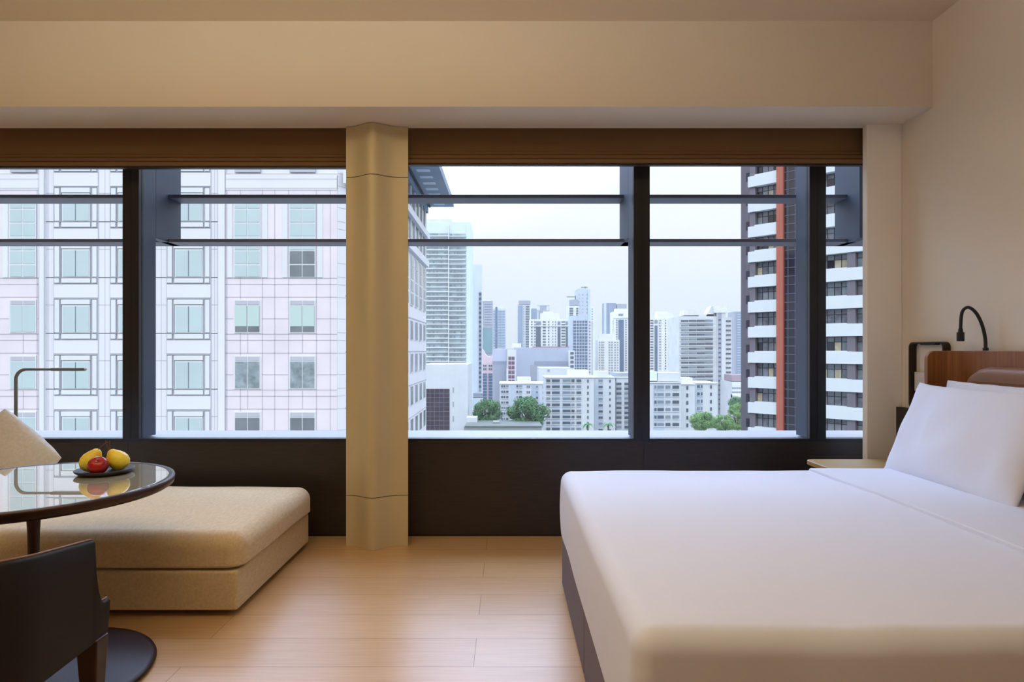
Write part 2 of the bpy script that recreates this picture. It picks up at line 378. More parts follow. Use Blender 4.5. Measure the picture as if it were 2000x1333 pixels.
# ------------------------------------------------------------------ bed
bed = thing('bed', 'wide hotel bed with grey upholstered base and white bedding by right window', 'bed', (1.4, 2.45, 0))
bx0, bx1, by0, by1 = .315, 2.47, 1.50, 3.47
def bb(x0, x1, y0, y1, z0, z1): return box(x0-1.4, x1-1.4, y0-2.45, y1-2.45, z0, z1)
bb(bx0, bx1, by0, by1, .015, .33).build('bed_base', M['bedbase'], bed, bevel=.015, seg=3, smooth=True)
for yv in (2.45,):                                                           # kick pleat panels along the foot end
    bb(bx0-.012, bx0+.02, yv-.004+.0, by1-.06, .018, .30).build('pleat', M['bedbase'], bed, bevel=.006, seg=2)
    bb(bx0-.012, bx0+.02, by0+.05, yv-.016, .018, .30).build('pleat', M['bedbase'], bed, bevel=.006, seg=2)
mobj('mattress', soft_box(2.12, 1.9, .30, .58, .06), M['sheet'], bed, (1.4-1.4+.0, 2.485-2.45, 0))
# duvet: soft draped block, slightly flared hem
me = soft_box(2.13, 2.03, .262, .628, .055, n=8, mid=40, crown=.016, rb=.012, wob=.0)
for v in me.vertices:
    h = (v.co.z-.262)/.366
    sx_ = v.co.x/1.065; sy_ = v.co.y/1.015
    if sx_ < -.9: v.co.x += -.010*math.sin(h*PI) + .003*noise.noise(Vector((v.co.y*2, v.co.z*3, 1.3)))
    if sy_ < -.9: v.co.y += -.015*math.sin(h*PI) + .010*noise.noise(Vector((v.co.x*4, v.co.z*3, 2.3)))
    if h > .6: v.co.z += .0055*noise.noise(Vector((v.co.x*2.2, v.co.y*2.8, .5)))+.0025*noise.noise(Vector((v.co.x*7, v.co.y*9, .5)))
mobj('duvet', me, M['sheet'], bed, (.305+1.065-1.4, 2.485-2.45, 0))
# folded-over top sheet
me = soft_box(.76, 2.045, 0, .03, .006, n=3, mid=36, crown=0, rb=.004)
for v in me.vertices:
    wxp = v.co.x+2.06; wyp = v.co.y+2.485
    u_ = (wxp-1.37)/1.065; v_ = (wyp-2.485)/1.015
    cz = .016*max(0, 1-u_*u_)*max(0, 1-v_*v_)
    e_ = max(0, abs(v_)-.935)/.072
    v.co.z += .614+cz-.055*e_**2 + .003*noise.noise(Vector((wxp*3, wyp*3, 2)))
    v.co.x += .006*noise.noise(Vector((0, wyp*2.5, 7)))*(v.co.x < -.3)
mobj('turned_down_sheet', me, M['sheet'], bed, (2.06-1.4, 2.485-2.45, 0))

def pillow(label, loc, lean, yaw, w_, h_, t, seed):
    o = mobj('pillow', pillow_mesh(w_, h_, t, seed, wr=.012, pinch=.035), M['pillow'])
    tag(o, label, 'pillow', 'pillows leaning on the headboard'); o.location = loc
    R = Matrix.Rotation(yaw, 4, 'Z') @ Matrix.Rotation(-PI/2, 4, 'Z') @ Matrix.Rotation(lean, 4, 'X')
    o.rotation_euler = R.to_euler(); return o
pillow('front white pillow leaning in front of another against the headboard', (2.225, 3.04, .868), math.radians(-23), math.radians(-2), .95, .53, .16, 3)
pillow('rear white pillow, only its top edge showing against the headboard', (2.375, 2.93, .89), math.radians(-11), math.radians(0), .95, .50, .11, 11)

# headboard with curved end wing and leather pad
hb = thing('headboard', 'curved teak veneer headboard with brown leather pad behind white pillows', 'headboard', (2.5, 2.5, 0))
def arc(cx, cy, r_, a0, a1, n=12): return [(cx+r_*math.cos(a0+(a1-a0)*k/n), cy+r_*math.sin(a0+(a1-a0)*k/n)) for k in range(n+1)]
# plan: wing at y=3.52 runs towards the bed, inner corner rounded, then the flat back along the wall
ri = .09; yf = 3.515; xf = 2.535
inn = [(2.385, yf)] + arc(xf-ri, yf-ri, ri, PI/2, 0) + [(xf, .9)]
outr = [(xf+.03, .9)] + arc(xf-ri, yf-ri, ri+.03, 0, PI/2) + [(2.385, yf+.03)]
pts = [(x-2.5, y-2.5) for x, y in inn+outr]
o = MB().prism(pts, .25, 1.298).build('wooden_shell', M['teak'], hb, bevel=.004)
# rounded top corner of the wing: cut with a quarter bevel done in mesh
bm = bmesh.new(); bm.from_mesh(o.data)          # rounded top corner of the wing
es = [e_ for e_ in bm.edges if all(v.co.z > 1.2 for v in e_.verts) and all(v.co.x < -.112 for v in e_.verts)]
bmesh.ops.bevel(bm, geom=es, offset=.045, segments=6, affect='EDGES', profile=.5)
bm.to_mesh(o.data); bm.free()
me = soft_box(.085, 2.06, .55, 1.215, .042, n=6, mid=40)
for v in me.vertices:
    t = max(0, (abs(v.co.y)-(1.03-.16))/.16)
    if v.co.z > .9: v.co.z -= .13*(1-math.sqrt(max(0, 1-t*t)))*(v.co.z-.9)/.315
mobj('leather_pad', me, M['pad'], hb, (2.512-2.5, 2.33-2.5, 0))
box(2.466-2.5, 2.474-2.5, 1.36-2.5, 3.28-2.5, 1.135, 1.139).build('pad_seam', M['pad'], hb)

# gooseneck reading lamp standing on the headboard
rl = thing('reading_lamp', 'black gooseneck reading lamp rising from the headboard top', 'lamp', (2.55, 3.30, 1.298))
cz = [(1925, 684), (1924, 660), (1918, 635), (1908, 614), (1897, 603), (1888, 601), (1880, 608), (1877, 622), (1876, 645)]
pl = []
for k, (px, py) in enumerate(cz):
    Yk = 3.30 + .10*(k/(len(cz)-1)); pl.append(Vector(wpt(px, py, Yk))-Vector((2.55, 3.30, 1.298)))
def smooth_path(P, n=6):
    R = []
    for k in range(len(P)-1):
        p0, p1, p2, p3 = P[max(k-1, 0)], P[k], P[k+1], P[min(k+2, len(P)-1)]
        for j in range(n):
            t = j/n; R.append(.5*((2*p1)+(-p0+p2)*t+(2*p0-5*p1+4*p2-p3)*t*t+(-p0+3*p1-3*p2+p3)*t**3))
    return R+[P[-1]]
MB().tube(smooth_path(pl), .0085, 10).build('gooseneck', M['black'], rl, smooth=True)
pe = pl[-1]; MB().tube([pe+Vector((0, 0, .008)), pe+Vector((0, 0, -.012)), pe+Vector((0, 0, -.0125)), pe+Vector((0, 0, -.062))], [.010, .012, .0185, .0185], 16).build('lamp_head', M['black'], rl)
MB().tube([pl[0]+Vector((0, 0, -.004)), pl[0]+Vector((0, 0, .012))], .013, 14).build('lamp_base', M['black'], rl)

# bronze strap loop on the wall beside the bed, with switch plate
lp = thing('wall_bracket_lamp', 'dark bronze rounded strap loop mounted on the wall beside headboard', 'wall bracket', (2.575, 3.8, 1.0))
def ring(y0, y1, z0, z1, r_, t_, xa, xb, nm, m_):
    def rr(y0, y1, z0, z1, r_):
        P = []
        for cy_, cz_, a0 in ((y1-r_, z1-r_, 0), (y0+r_, z1-r_, PI/2), (y0+r_, z0+r_, PI), (y1-r_, z0+r_, 1.5*PI)):
            P += [(cy_+r_*math.cos(a0+PI/2*k/8), cz_+r_*math.sin(a0+PI/2*k/8)) for k in range(9)]
        return P
    A_, B__ = rr(y0, y1, z0, z1, r_), rr(y0+t_, y1-t_, z0+t_, z1-t_, r_-t_); n = len(A_); g = MB()
    for P, x in ((A_, xa), (B__, xa), (A_, xb), (B__, xb)): g.v += [(x-2.575, y-3.8, z-1) for y, z in P]
    for k in range(n):
        k2 = (k+1) % n; g.f += [(k, k2, n+k2, n+k), (2*n+k, 2*n+k2, 3*n+k2, 3*n+k), (k, k2, 2*n+k2, 2*n+k), (n+k, n+k2, 3*n+k2, 3*n+k)]
    return g.build(nm, m_, lp, bevel=.0015)
ring(3.622, 3.935, .935, 1.352, .034, .010, 2.548, 2.594, 'strap_loop', M['bronze'])
box(2.555-2.575, 2.588-2.575, 3.70-3.8, 3.84-3.8, .333, .343).build('light_strip', M['black'], lp, bevel=.003)
sw = tag(box(-.008, .008, -.07, .07, -.06, .06).build('switch_plate', M['switch'], bevel=.003), 'white switch plate low inside the bronze loop', 'switch plate'); sw.location = (2.580, 3.845, 1.105)
for zz in (-.02, .02): box(-.0095, -.008, -.045, .045, zz-.014, zz+.014).build('rocker', M['switch'], sw, bevel=.001)

# dark wall panel and nightstand
tag(box(2.553, 2.594, 3.56, 4.068, 0.0, .93).build('wall_panel', M['dado'], bevel=.002), 'dark wood panel on the wall behind the nightstand', 'wall panel')
ns = thing('nightstand', 'low brass-toned nightstand between bed and window, mostly behind bed', 'nightstand', (2.245, 3.77, 0))
o = soft_box(.68, .42, .572, .602, .012, n=4, mid=4); 
pts = [(-.34+.06-.06*math.cos(a), -.21+.06-.06*math.sin(a)) for a in [k*PI/12 for k in range(7)]] + [(.34, -.21), (.34, .21)] + [(-.34+.06-.06*math.sin(a), .21-.06+.06*math.cos(a)) for a in [k*PI/12 for k in range(7)]]
MB().prism(pts, .575, .603).build('top', M['brassbox'], ns, bevel=.004, seg=2)
box(-.30, .33, -.18, .19, .06, .573).build('cabinet', M['dado'], ns, bevel=.003)
dr = box(-.306, -.30, -.165, .175, .33, .55).build('drawer', M['brassbox'], ns, bevel=.002); box(-.318, -.306, -.05, .06, .43, .445).build('handle', M['bronze'], dr)
box(-.26, .30, -.15, .16, 0.0, .062).build('plinth', M['black'], ns)

# ------------------------------------------------------------------ daybed
db = thing('daybed', 'low beige linen chaise with thick seat cushion on a dark recessed plinth', 'daybed', (-2.66, 3.58, 0))
mobj('seat_cushion', soft_box(2.74, 1.12, .226, .402, .082, n=9, mid=26, crown=.04, rb=.02, wob=.005), M['sofa'], db, (0, 0, 0))
mobj('upholstered_base', soft_box(2.69, 1.10, .031, .224, .014, n=4, mid=14, rb=.008), M['sofa'], db, (0, -.012, 0))
box(-1.25, 1.24, -.46, .47, 0.01, .034).build('plinth', M['black'], db)
for sx_ in (-1.15, 1.2):
    for sy_ in (-.44, .44): MB().lathe([(.03, 0), (.034, .01), (.034, .033)], 20, sx_, sy_).build('foot', M['black'], db)
mobj('arm_rest', soft_box(.24, 1.12, .30, .74, .07, n=6, mid=8), M['sofa'], db, (-1.25, 0, 0))
# loose cushion leaning at the left edge of the photograph
o = mobj('cushion', pillow_mesh(.45, .45, .17, 5, wr=.008, pinch=-.045), M['cushion']); tag(o, 'oatmeal linen cushion tilted on the left end of the daybed', 'cushion')
o.location = (-2.975, 3.66, .640)
o.rotation_euler = (Matrix.Rotation(math.radians(41), 4, 'Y') @ Matrix.Rotation(math.radians(-12), 4, 'X')).to_euler()
CUSH = o

# slim floor lamp behind the daybed
fl = thing('floor_lamp', 'slim grey metal floor lamp with bent arm behind the beige cushion', 'lamp', (wx(31, 4.22), 4.22, 0))
ox = wx(31, 4.22)
zt = wz(722, 4.22); x1 = wx(100, 4.22)-ox; x2 = wx(167, 4.22)-ox
P_ = [Vector((0, 0, .02)), Vector((0, 0, .6)), Vector((0, 0, zt-.07))] + [Vector((.07-.07*math.cos(a), 0, zt-.07+.07*math.sin(a))) for a in [PI/2*k/8 for k in range(1, 9)]] + [Vector((x1, 0, zt))]
MB().tube(P_, [.0105]*10+[.009, .008], 14).build('pole', M['steel'], fl, smooth=True)
hd = box(x1, x2, -.016, .016, zt-.010, zt+.010).build('lamp_head', M['steel'], fl, bevel=.007, seg=3)
box(x2-.001, x2+.002, -.01, .01, zt-.006, zt+.006).build('diffuser', M['switch'], hd)
MB().lathe([(.11, 0), (.115, .004), (.115, .012), (.02, .018)], 40).build('base', M['steel'], fl)

# ------------------------------------------------------------------ round table with glass inlay
TX, TY, TR, TZ = -1.955, 2.546, .524, .75
tb = thing('round_table', 'round dark wood table with glossy pale glass top and slim post', 'table', (TX, TY, 0))
MB().lathe([(.10, TZ-.044), (TR-.06, TZ-.044), (TR-.02, TZ-.041), (TR-.004, TZ-.030), (TR, TZ-.008), (TR-.003, TZ+.0005), (TR-.008, TZ+.002), (TR-.024, TZ+.0005), (TR-.026, TZ-.004)], 96).build('table_rim', M['walnut'], tb, smooth=True)
MB().lathe([(TR-.0262, TZ-.012), (TR-.0262, TZ-.001), (TR-.028, TZ)], 96).build('glass_inlay', M['tableglass'], tb)
px_, py_ = -1.87-TX, 2.45-TY
MB().lathe([(.10, .022), (.08, .030), (.032, .045), (.020, .09), (.0185, .35), (.0205, .58), (.026, .68), (.034, TZ-.043)], 32, px_, py_).build('post', M['chairwood'], tb, smooth=True)
MB().lathe([(.395, .0), (.425, .004), (.435, .014), (.43, .024), (.41, .030), (.1, .031)], 72, px_, py_-.02).build('base', M['basewood'], tb, smooth=True)

# fruit on a slate plate
PX, PY = -1.80, 2.775
pl_ = tag(MB().lathe([(.08, 0), (.10, .002), (.115, .014), (.1165, .020), (.113, .021), (.10, .008), (.05, .006), (.001, .006)], 64).build('fruit_plate', M['slate'], smooth=True), 'round black slate plate of fruit on the glass table', 'plate')
pl_.location = (PX, PY, TZ+.0008)
def pear(label, loc, tilt, az, sc, seed=0):
    prof = [(.001, -.040), (.012, -.041), (.025, -.036), (.036, -.022), (.040, -.004), (.037, .014), (.029, .030), (.021, .042), (.015, .051), (.008, .056), (.001, .055)]
    P = []
    for k in range(len(prof)-1):
        for j in range(3): t = j/3; P.append((prof[k][0]*(1-t)+prof[k+1][0]*t, prof[k][1]*(1-t)+prof[k+1][1]*t))
    P.append(prof[-1])
    o = MB().lathe([(a*sc, b_*sc) for a, b_ in P], 32).build('pear', M['pear'], smooth=True)
    tag(o, label, 'pear', 'pears on the slate plate')
    s_ = MB().tube(smooth_path([Vector((0, 0, .050*sc)), Vector((.002, 0, .066*sc)), Vector((.007, .001, .082*sc)), Vector((.016, .001, .10*sc))], 3), [.0018]*9+[.0024], 8).build('stem', M['stem'], o, smooth=True)
    o.rotation_euler = (Matrix.Rotation(az, 4, 'Z') @ Matrix.Rotation(tilt, 4, 'Y')).to_euler(); o.location = loc
    return o
pear('large yellow pear at the left front, its stem pointing up right', (PX-.050, PY-.018, TZ+.056), math.radians(30), math.radians(12), 1.08)
pear('yellow pear tipped over at the right of the plate', (PX+.055, PY+.012, TZ+.056), math.radians(-40), math.radians(8), 1.05)
pear('small yellow pear half hidden behind the red apple', (PX+.002, PY+.072, TZ+.049), math.radians(-25), math.radians(60), .9)
ap = [(.001, -.028), (.010, -.032), (.022, -.030), (.033, -.020), (.0385, -.004), (.039, .008), (.035, .022), (.025, .031), (.014, .0335), (.006, .030), (.001, .026)]
o = MB().lathe([(a*1.03, b_) for a, b_ in ap], 32).build('apple', M['apple'], smooth=True); tag(o, 'red apple at the front between two yellow pears', 'apple')
o.location = (PX+.014, PY-.066, TZ+.046); o.rotation_euler = (.5, .3, 0)
MB().tube([(0, 0, .026), (.002, 0, .038)], .0016, 8).build('stem', M['stem'], o)

# ------------------------------------------------------------------ tub chair
CX, CY = -1.54, 1.66
ch = thing('tub_chair', 'dark brown leather tub chair with scooped arms and wooden legs', 'chair', (CX, CY, 0), math.radians(3))
# plan of the shell: U open to +y
def plan(s_):            # s_ in -1..1 along the U, -1 = left arm front, 1 = right arm front
    L_ = .30; R_ = .285; tot = L_+PI*R_/2
    d = abs(s_)*tot; sg = 1 if s_ > 0 else -1
    if d < PI*R_/2: a = d/R_; x = R_*math.sin(a); y = -R_*math.cos(a); nx, ny = math.sin(a), -math.cos(a)
    else: x = R_; y = d-PI*R_/2; nx, ny = 1, 0
    return sg*x, y, sg*nx, ny
def top(y):              # height of the shell by depth
    if y < .222: return .79-.07*max(0, (y+.285)/.507)
    u = (y-.222)/.058
    if u >= 1: return .512
    return .512+.208*(1-math.sqrt(max(0, 1-(1-u)**2)))
nS = 170
bm = bmesh.new(); rows = []
for k in range(nS+1):
    q = -1+2*k/nS
    q = math.copysign(1-(1-abs(q))**1.35, q)
    x, y, nx, ny = plan(q); zt_ = top(y); zb = .40-.02*max(0, -y/.285)
    inx, iny = x-nx*.032, y-ny*.032
    flare = .008
    ring = [(x, y, zb), (x+nx*.003, y+ny*.003, zb+(zt_-zb)*.33), (x+nx*.006, y+ny*.006, zb+(zt_-zb)*.66), (x+nx*flare, y+ny*flare, zt_-.010), (x+nx*(flare-.005), y+ny*(flare-.005), zt_-.002), (x-nx*.002, y-ny*.002, zt_),
            (inx+nx*.018, iny+ny*.018, zt_-.003), (inx+nx*.012, iny+ny*.012, zt_-.012), (inx+nx*.004, iny+ny*.004, zb+(zt_-zb)*.5), (inx, iny, zb)]
    rows.append([bm.verts.new(p) for p in ring])
nr = len(rows[0])
for k in range(nS):
    for j in range(nr): bm.faces.new([rows[k][j], rows[k+1][j], rows[k+1][(j+1) % nr], rows[k][(j+1) % nr]])
bm.faces.new(rows[0][::-1]); bm.faces.new(rows[-1])
bmesh.ops.recalc_face_normals(bm, faces=bm.faces)
me = bpy.data.meshes.new('shell'); bm.to_mesh(me); bm.free()
for p in me.polygons: p.use_smooth = True
o = mobj('shell', me, M['leather'], ch); md = o.modifiers.new('es', 'EDGE_SPLIT'); md.split_angle = math.radians(60)
P_ = []
for k in range(nS+1):
    q = -1+2*k/nS; q = math.copysign(1-(1-abs(q))**1.35, q); x, y, nx, ny = plan(q); P_.append((x-nx*.004, y-ny*.004, top(y)+.001))
pp = MB().tube(P_, .004, 8).build('edge_piping', M['leather_tan'], ch, smooth=True); pp['label'] = 'tan leather edge piping'
pts = [(x*.88, y*.88) for x, y, _, _ in [plan(-1+2*k/24) for k in range(25)]] 
pts = [(x, y) for x, y in pts]
MB().prism(pts, .37, .47).build('seat', M['leather'], ch, bevel=.02, seg=3, smooth=True)
for sx_, sy_, tw in ((1, 1, 1), (-1, 1, 1), (1, -1, 0), (-1, -1, 0)):
    xx = sx_*.262 if sy_ > 0 else sx_*.20; yy = .262 if sy_ > 0 else -.19
    g = MB(); n = 10
    for k in range(n+1):
        t = k/n; z = .405*(1-t)+.0*t; r_ = .034*(1-t)**1.2*.5+.017
        g.v += [(xx-r_, yy-r_, z), (xx+r_*.9, yy-r_, z), (xx+r_*.9, yy+r_, z), (xx-r_, yy+r_, z)]
    for k in range(n):
        for j in range(4): g.f.append((k*4+j, k*4+(j+1) % 4, k*4+4+(j+1) % 4, k*4+4+j))
    g.f += [(0, 1, 2, 3), (n*4+3, n*4+2, n*4+1, n*4)]
    g.build('leg', M['chairwood'], ch, bevel=.006, seg=2)

# ================================================================== the city outside
GZ = -42.0
g = struct(box(-400, 900, 12, 1500, GZ-1, GZ).build('ground', M['street'])); 

MESHC = {}
def cube_mesh(name, sx, sy, sz, m):
    """box with its origin at the centre of the back face, shared between equal windows"""
    k = (name, round(sx, 2), round(sy, 2), round(sz, 2), m)
    if k not in MESHC: MESHC[k] = box(-sx/2, sx/2, -sy, .05, 0, sz).mesh(name, M[m])
    return MESHC[k]
def put(name, me, parent, loc, rz=0):
    o = bpy.data.objects.new(name, me); C.objects.link(o); o.parent = parent; o.location = loc
    if rz: o.rotation_euler = (0, 0, rz)
    return o

class Facade:
    """a building whose front stands at distance Y; sizes are taken from how large it looks there"""
    def __init__(s, label, name, Y, x0, x1, yt, wall, depth=18, cat='building', ybot=None, group=None):
        s.Y = Y; s.x0 = wx(x0, Y); s.x1 = wx(x1, Y); s.zt = wz(yt, Y); s.zb = GZ if ybot is None else wz(ybot, Y)
        s.cx = (s.x0+s.x1)/2
        s.t = thing(name, label, cat, (s.cx, Y, GZ), 0, group); s.nw = 0; s.rest = {}
        box(s.x0-s.cx, s.x1-s.cx, 0, depth, s.zb-GZ, s.zt-GZ).build('wall', M[wall], s.t)
    def X(s, px): return wx(px, s.Y)-s.cx
    def Z(s, py): return wz(py, s.Y)-GZ
    def block(s, nm, x0, x1, y0, y1, m, dy=-.3, depth=.6, lab=None):
        o = box(s.X(x0), s.X(x1), dy, dy+depth, s.Z(y1), s.Z(y0)).build(nm, M[m], s.t)
        if lab: o['label'] = lab
        return o
    def wins(s, cols, y0, pitch, h, n, m='window_dark', nm='window', jit=0, dep=None, dy=0, alt=None):
        dep = dep or s.Y*.0006
        for k in range(n):
            for a, b_ in cols:
                if jit and random.random() < jit: continue
                mm = m if not alt or random.random() > .35 else alt
                X0, X1 = s.X(a), s.X(b_); z = s.Z(y0+pitch*k+h); hh = h*s.Y/F
                if s.nw < 92:
                    put(nm, cube_mesh(nm, X1-X0, dep, hh, mm), s.t, ((X0+X1)/2, dy, z)); s.nw += 1
                else:
                    s.rest.setdefault(mm, MB()).box(X0, X1, dy-dep, dy+.05, z, z+hh)
    def done(s):
        for mm, g in s.rest.items():
            o = g.build('further_windows', M[mm], s.t); o['kind'] = 'stuff'

# thin humid haze over the city
m = bpy.data.materials.new('humid_haze'); m.use_nodes = True; nt = m.node_tree; nt.nodes.clear()
o_ = nt.nodes.new('ShaderNodeOutputMaterial'); vs = nt.nodes.new('ShaderNodeVolumeScatter'); vs.inputs['Color'].default_value = (.93, .96, 1, 1); vs.inputs['Density'].default_value = .0003
nt.links.new(vs.outputs[0], o_.inputs['Volume']); M['haze'] = m
hz_ = box(-500, 700, 95, 1100, GZ+.5, 230).build('haze', M['haze']); hz_['kind'] = 'stuff'; hz_['label'] = 'thin pale haze over the distant towers'; hz_['category'] = 'haze'

# ---- A. hotel block across the street, 37 m away
YA = 37.0
A = Facade('white and pink granite clad block filling the left window view', 'hotel_block', YA, -160, 659, 78, 'white_cladding', depth=38)
t = A.t
# granite bays
for a, b_ in ((-160, -110), (-80, 80), (441, 659)):
    A.block('granite_bay', a, b_, 345, 1100, 'pink_granite', -.10, .15)
A.block('corner_pilaster', 428, 441, 90, 1100, 'white_cladding', -.16, .2)
A.block('corner_pilaster', 80, 90, 90, 1100, 'white_cladding', -.16, .2)
# chamfered corner and the long side wall
sx0 = A.X(659); side = wx(675, 37.5)-A.cx
MB().prism([(sx0, 0), (side, .45), (side, 38), (sx0, 38)], 0, A.zt-GZ).build('side_wall', M['white_cladding'], t)
for n_ in range(-2, 4):                                              # floors
    yb = 650-109*n_
    for cx_ in (-60+0, 150, 260, 370):
        if cx_ < 0: continue
        fr = A.block('window', cx_-27, cx_+27, yb-54, yb+1, 'white_frame', -.09, .12)
        for q in (0, 1):
            box(A.X(cx_-25+26*q), A.X(cx_-1+26*q), -.115, -.06, A.Z(yb-.5), A.Z(yb-51)).build('pane', M['teal_glass'], fr)
        box(A.X(cx_-.8), A.X(cx_+.8), -.118, -.06, A.Z(yb-.5), A.Z(yb-51)).build('centre_bar', M['window_mid'], fr)
        A.block('window_header', cx_-28, cx_+28, yb-64, yb-55, 'white_frame', -.14, .17)
        for e0 in (-42, 31): A.block('side_strip', cx_+e0, cx_+e0+9, yb-64, yb, 'white_frame', -.07, .1)
        A.block('sill_panel', cx_-28, cx_+28, yb+3, yb+12, 'white_frame', -.10, .12)
        for e0 in (-42, 31): A.block('sill_block', cx_+e0, cx_+e0+9, yb+3, yb+12, 'white_frame', -.10, .12)
        A.block('spandrel', cx_-44, cx_+42, yb+15, yb+41, 'white_cladding', -.06, .1)
for n_ in range(-2, 1):
    yb = 650-109*n_
    for k, cx_ in enumerate((-58, 48, 485, 592)):
        fr = A.block('window', cx_-26, cx_+26, yb-64, yb+1, 'white_frame', -.14, .1)
        gm = {0: 'blind_pale', -1: 'curtained_glass', -2: 'grey_glass'}[n_] if cx_ > 400 else 'teal_glass'
        for q in (0, 1):
            xa, xb = cx_-23.5+24.5*q, cx_-1+24.5*q
            box(A.X(xa), A.X(xb), -.165, -.10, A.Z(yb-1), A.Z(yb-52)).build('pane', M[gm if gm != 'blind_pale' else 'grey_glass'], fr)
            if gm == 'blind_pale': box(A.X(xa), A.X(xb), -.175, -.10, A.Z(yb-12), A.Z(yb-52)).build('roller_blind', M['blind_pale'], fr)
            box(A.X(xa), A.X(xb), -.16, -.10, A.Z(yb-54), A.Z(yb-62)).build('grille', M['louvre_grille'], fr)
for k, cx_ in enumerate((-58, 48, 485, 592)):                          # tall windows two floors high
    fr = A.block('tall_window', cx_-26, cx_+26, 388, 543, 'white_frame', -.16, .12)
    for (ya, yc) in ((391, 408), (411, 435), (438, 462), (465, 489), (492, 516), (519, 541)):
        for q in (0, 1):
            gm = 'teal_glass' if not (cx_ == 592 and ya > 480) else 'grey_glass'
            box(A.X(cx_-24+25*q), A.X(cx_-1+25*q), -.185, -.10, A.Z(yc), A.Z(ya)).build('pane', M[gm], fr)
    for e0 in (-39, 29): A.block('side_strip', cx_+e0, cx_+e0+10, 388, 543, 'white_frame', -.15, .12)
    A.block('attic_window', cx_-25, cx_+25, 318, 338, 'louvre_grille', -.14, .1)
for a, b_ in ((-160, -110), (-80, 80), (441, 659)): A.block('band', a, b_, 341, 372, 'white_cladding', -.13, .1)
j = MB()                                                             # cladding joints
def hline(x0, x1, py, d=-.11, w_=.55): j.box(A.X(x0), A.X(x1), d-.004, d+.02, A.Z(py+w_), A.Z(py-w_))
def vline(px, y0, y1, d=-.11, w_=.5): j.box(A.X(px-w_), A.X(px+w_), d-.004, d+.02, A.Z(y1), A.Z(y0))
for n_ in range(-2, 2):
    yb = 650-109*n_
    for a, b_ in ((-80, 80), (441, 659)):
        for dy_ in (3, 15, 40, 82): 
            segs = [(a, b_)] if dy_ != 82 else ([(a, 20), (76, b_)] if a < 0 else [(a, 457), (513, 564), (620, b_)])
            for s0, s1 in segs: hline(s0, s1, yb+dy_)
for a, b_ in ((-80, 80), (441, 659)):
    for py in (341, 351, 369): hline(a, b_, py, -.132)
for px in (445, 471, 511+3, 538, 565, 619, 646, 1, 78, 75, -27): vline(px, 345, 1000)
for px in (485, 592, 48):
    for n_ in range(-2, 1): vline(px, 654-109*n_, 690-109*n_)
for n_ in range(-2, 4):
    yb = 650-109*n_
    for a, b_ in ((90, 105), (193, 215), (303, 326), (413, 428), (90, 428)): hline(a, b_, yb+1.5, -.002)
    for a, b_ in ((193, 218), (303, 326), (413, 428), (90, 106)): hline(a, b_, yb-54, -.002)
for px in (94, 105, 193, 205, 215, 303, 315, 326, 413, 419): vline(px, 90, 1000, -.002, .4)
for px in (442, 428, 80, 90): vline(px, 90, 1000, -.162, .5)
jo = j.build('cladding_joints', M['tile_joint'], t)
# joints round the frames of the white bays
j = MB()
for n_ in range(-2, 4):
    yb = 650-109*n_
    for cx_ in (150, 260, 370):
        for x_ in (cx_-43, cx_-32, cx_-29, cx_+29, cx_+32, cx_+41): j.box(A.X(x_-.22), A.X(x_+.22), -.075, .02, A.Z(yb+13), A.Z(yb-65))
        for y_ in (yb+2, yb+13.5, yb-65.5): j.box(A.X(cx_-43), A.X(cx_+41), -.075, .02, A.Z(y_+.22), A.Z(y_-.22))
        for y_ in (yb+14.5, yb+41): j.box(A.X(cx_-44), A.X(cx_+42), -.064, .02, A.Z(y_+.25), A.Z(y_-.25))
        j.box(A.X(cx_-44.5), A.X(cx_-43.8), -.064, .02, A.Z(yb+41), A.Z(yb+14))
for n_ in range(-4, 8):                                              # courses round the chamfered corner
    for dy_ in (0, 15, 40, 82):
        z_ = 2.37+3.33*n_-dy_/32.73-GZ
        if z_ < A.zt-GZ: j.prism([(sx0, -.01), (sx0+.0, .01), (side, .46), (side+.012, .44)], z_-.012, z_+.012)
j.build('frame_joints', M['louvre_grille'], t)
# side wall windows and eave, seen past the column
SW = side
for n_ in range(-4, 1):
    zb = 2.37+3.33*n_
    for k in range(11):
        y_ = 3+3.2*k
        fr = box(SW-.05, SW+.07, y_, y_+1.7, zb-GZ, zb+2.0-GZ).build('side_window', M['white_frame'], t)
        for q in (0, 1): box(SW+.02, SW+.10, y_+.08+.8*q, y_+.82+.8*q, zb+.08-GZ, zb+1.92-GZ).build('pane', M['grey_glass'], fr)
for k in range(11):
    y_ = 3+3.2*k
    fr = box(SW-.05, SW+.10, y_, y_+1.8, 5.9-GZ, 11.0-GZ).build('tall_side_window', M['white_frame'], t)
    for zc in (6.0, 7.3, 8.6, 9.8): box(SW+.02, SW+.13, y_+.1, y_+1.7, zc-GZ, zc+1.1-GZ).build('pane', M['grey_glass'], fr)
box(SW-.02, SW+.35, -.0, 38, 11.3-GZ, 12.1-GZ).build('cornice', M['white_cladding'], t)
box(SW-.02, SW+.03, .5, 38, 12.1-GZ, 14.6-GZ).build('upper_glazing', M['grey_glass'], t)
box(SW-.02, SW+.45, -.0, 38, 14.6-GZ, 15.3-GZ).build('cornice', M['white_cladding'], t)
box(SW-.02, SW+.03, .5, 38, 15.3-GZ, 17.9-GZ).build('upper_glazing', M['grey_glass'], t)
for k in range(14): box(SW, SW+.14, 1+2.7*k, 1.35+2.7*k, 12.1-GZ, 17.9-GZ).build('glazing_fin', M['white_frame'], t)
for zz in (-2.2, -5.5, 1.2, 4.6): box(SW-.01, SW+.04, .5, 38, zz-.05-GZ, zz+.05-GZ).build('string_course', M['tile_joint'], t)
ev = box(SW-1, SW+3.3, -2, 38.6, 18.8-GZ, 19.6-GZ).build('eave', M['eave_grey'], t)
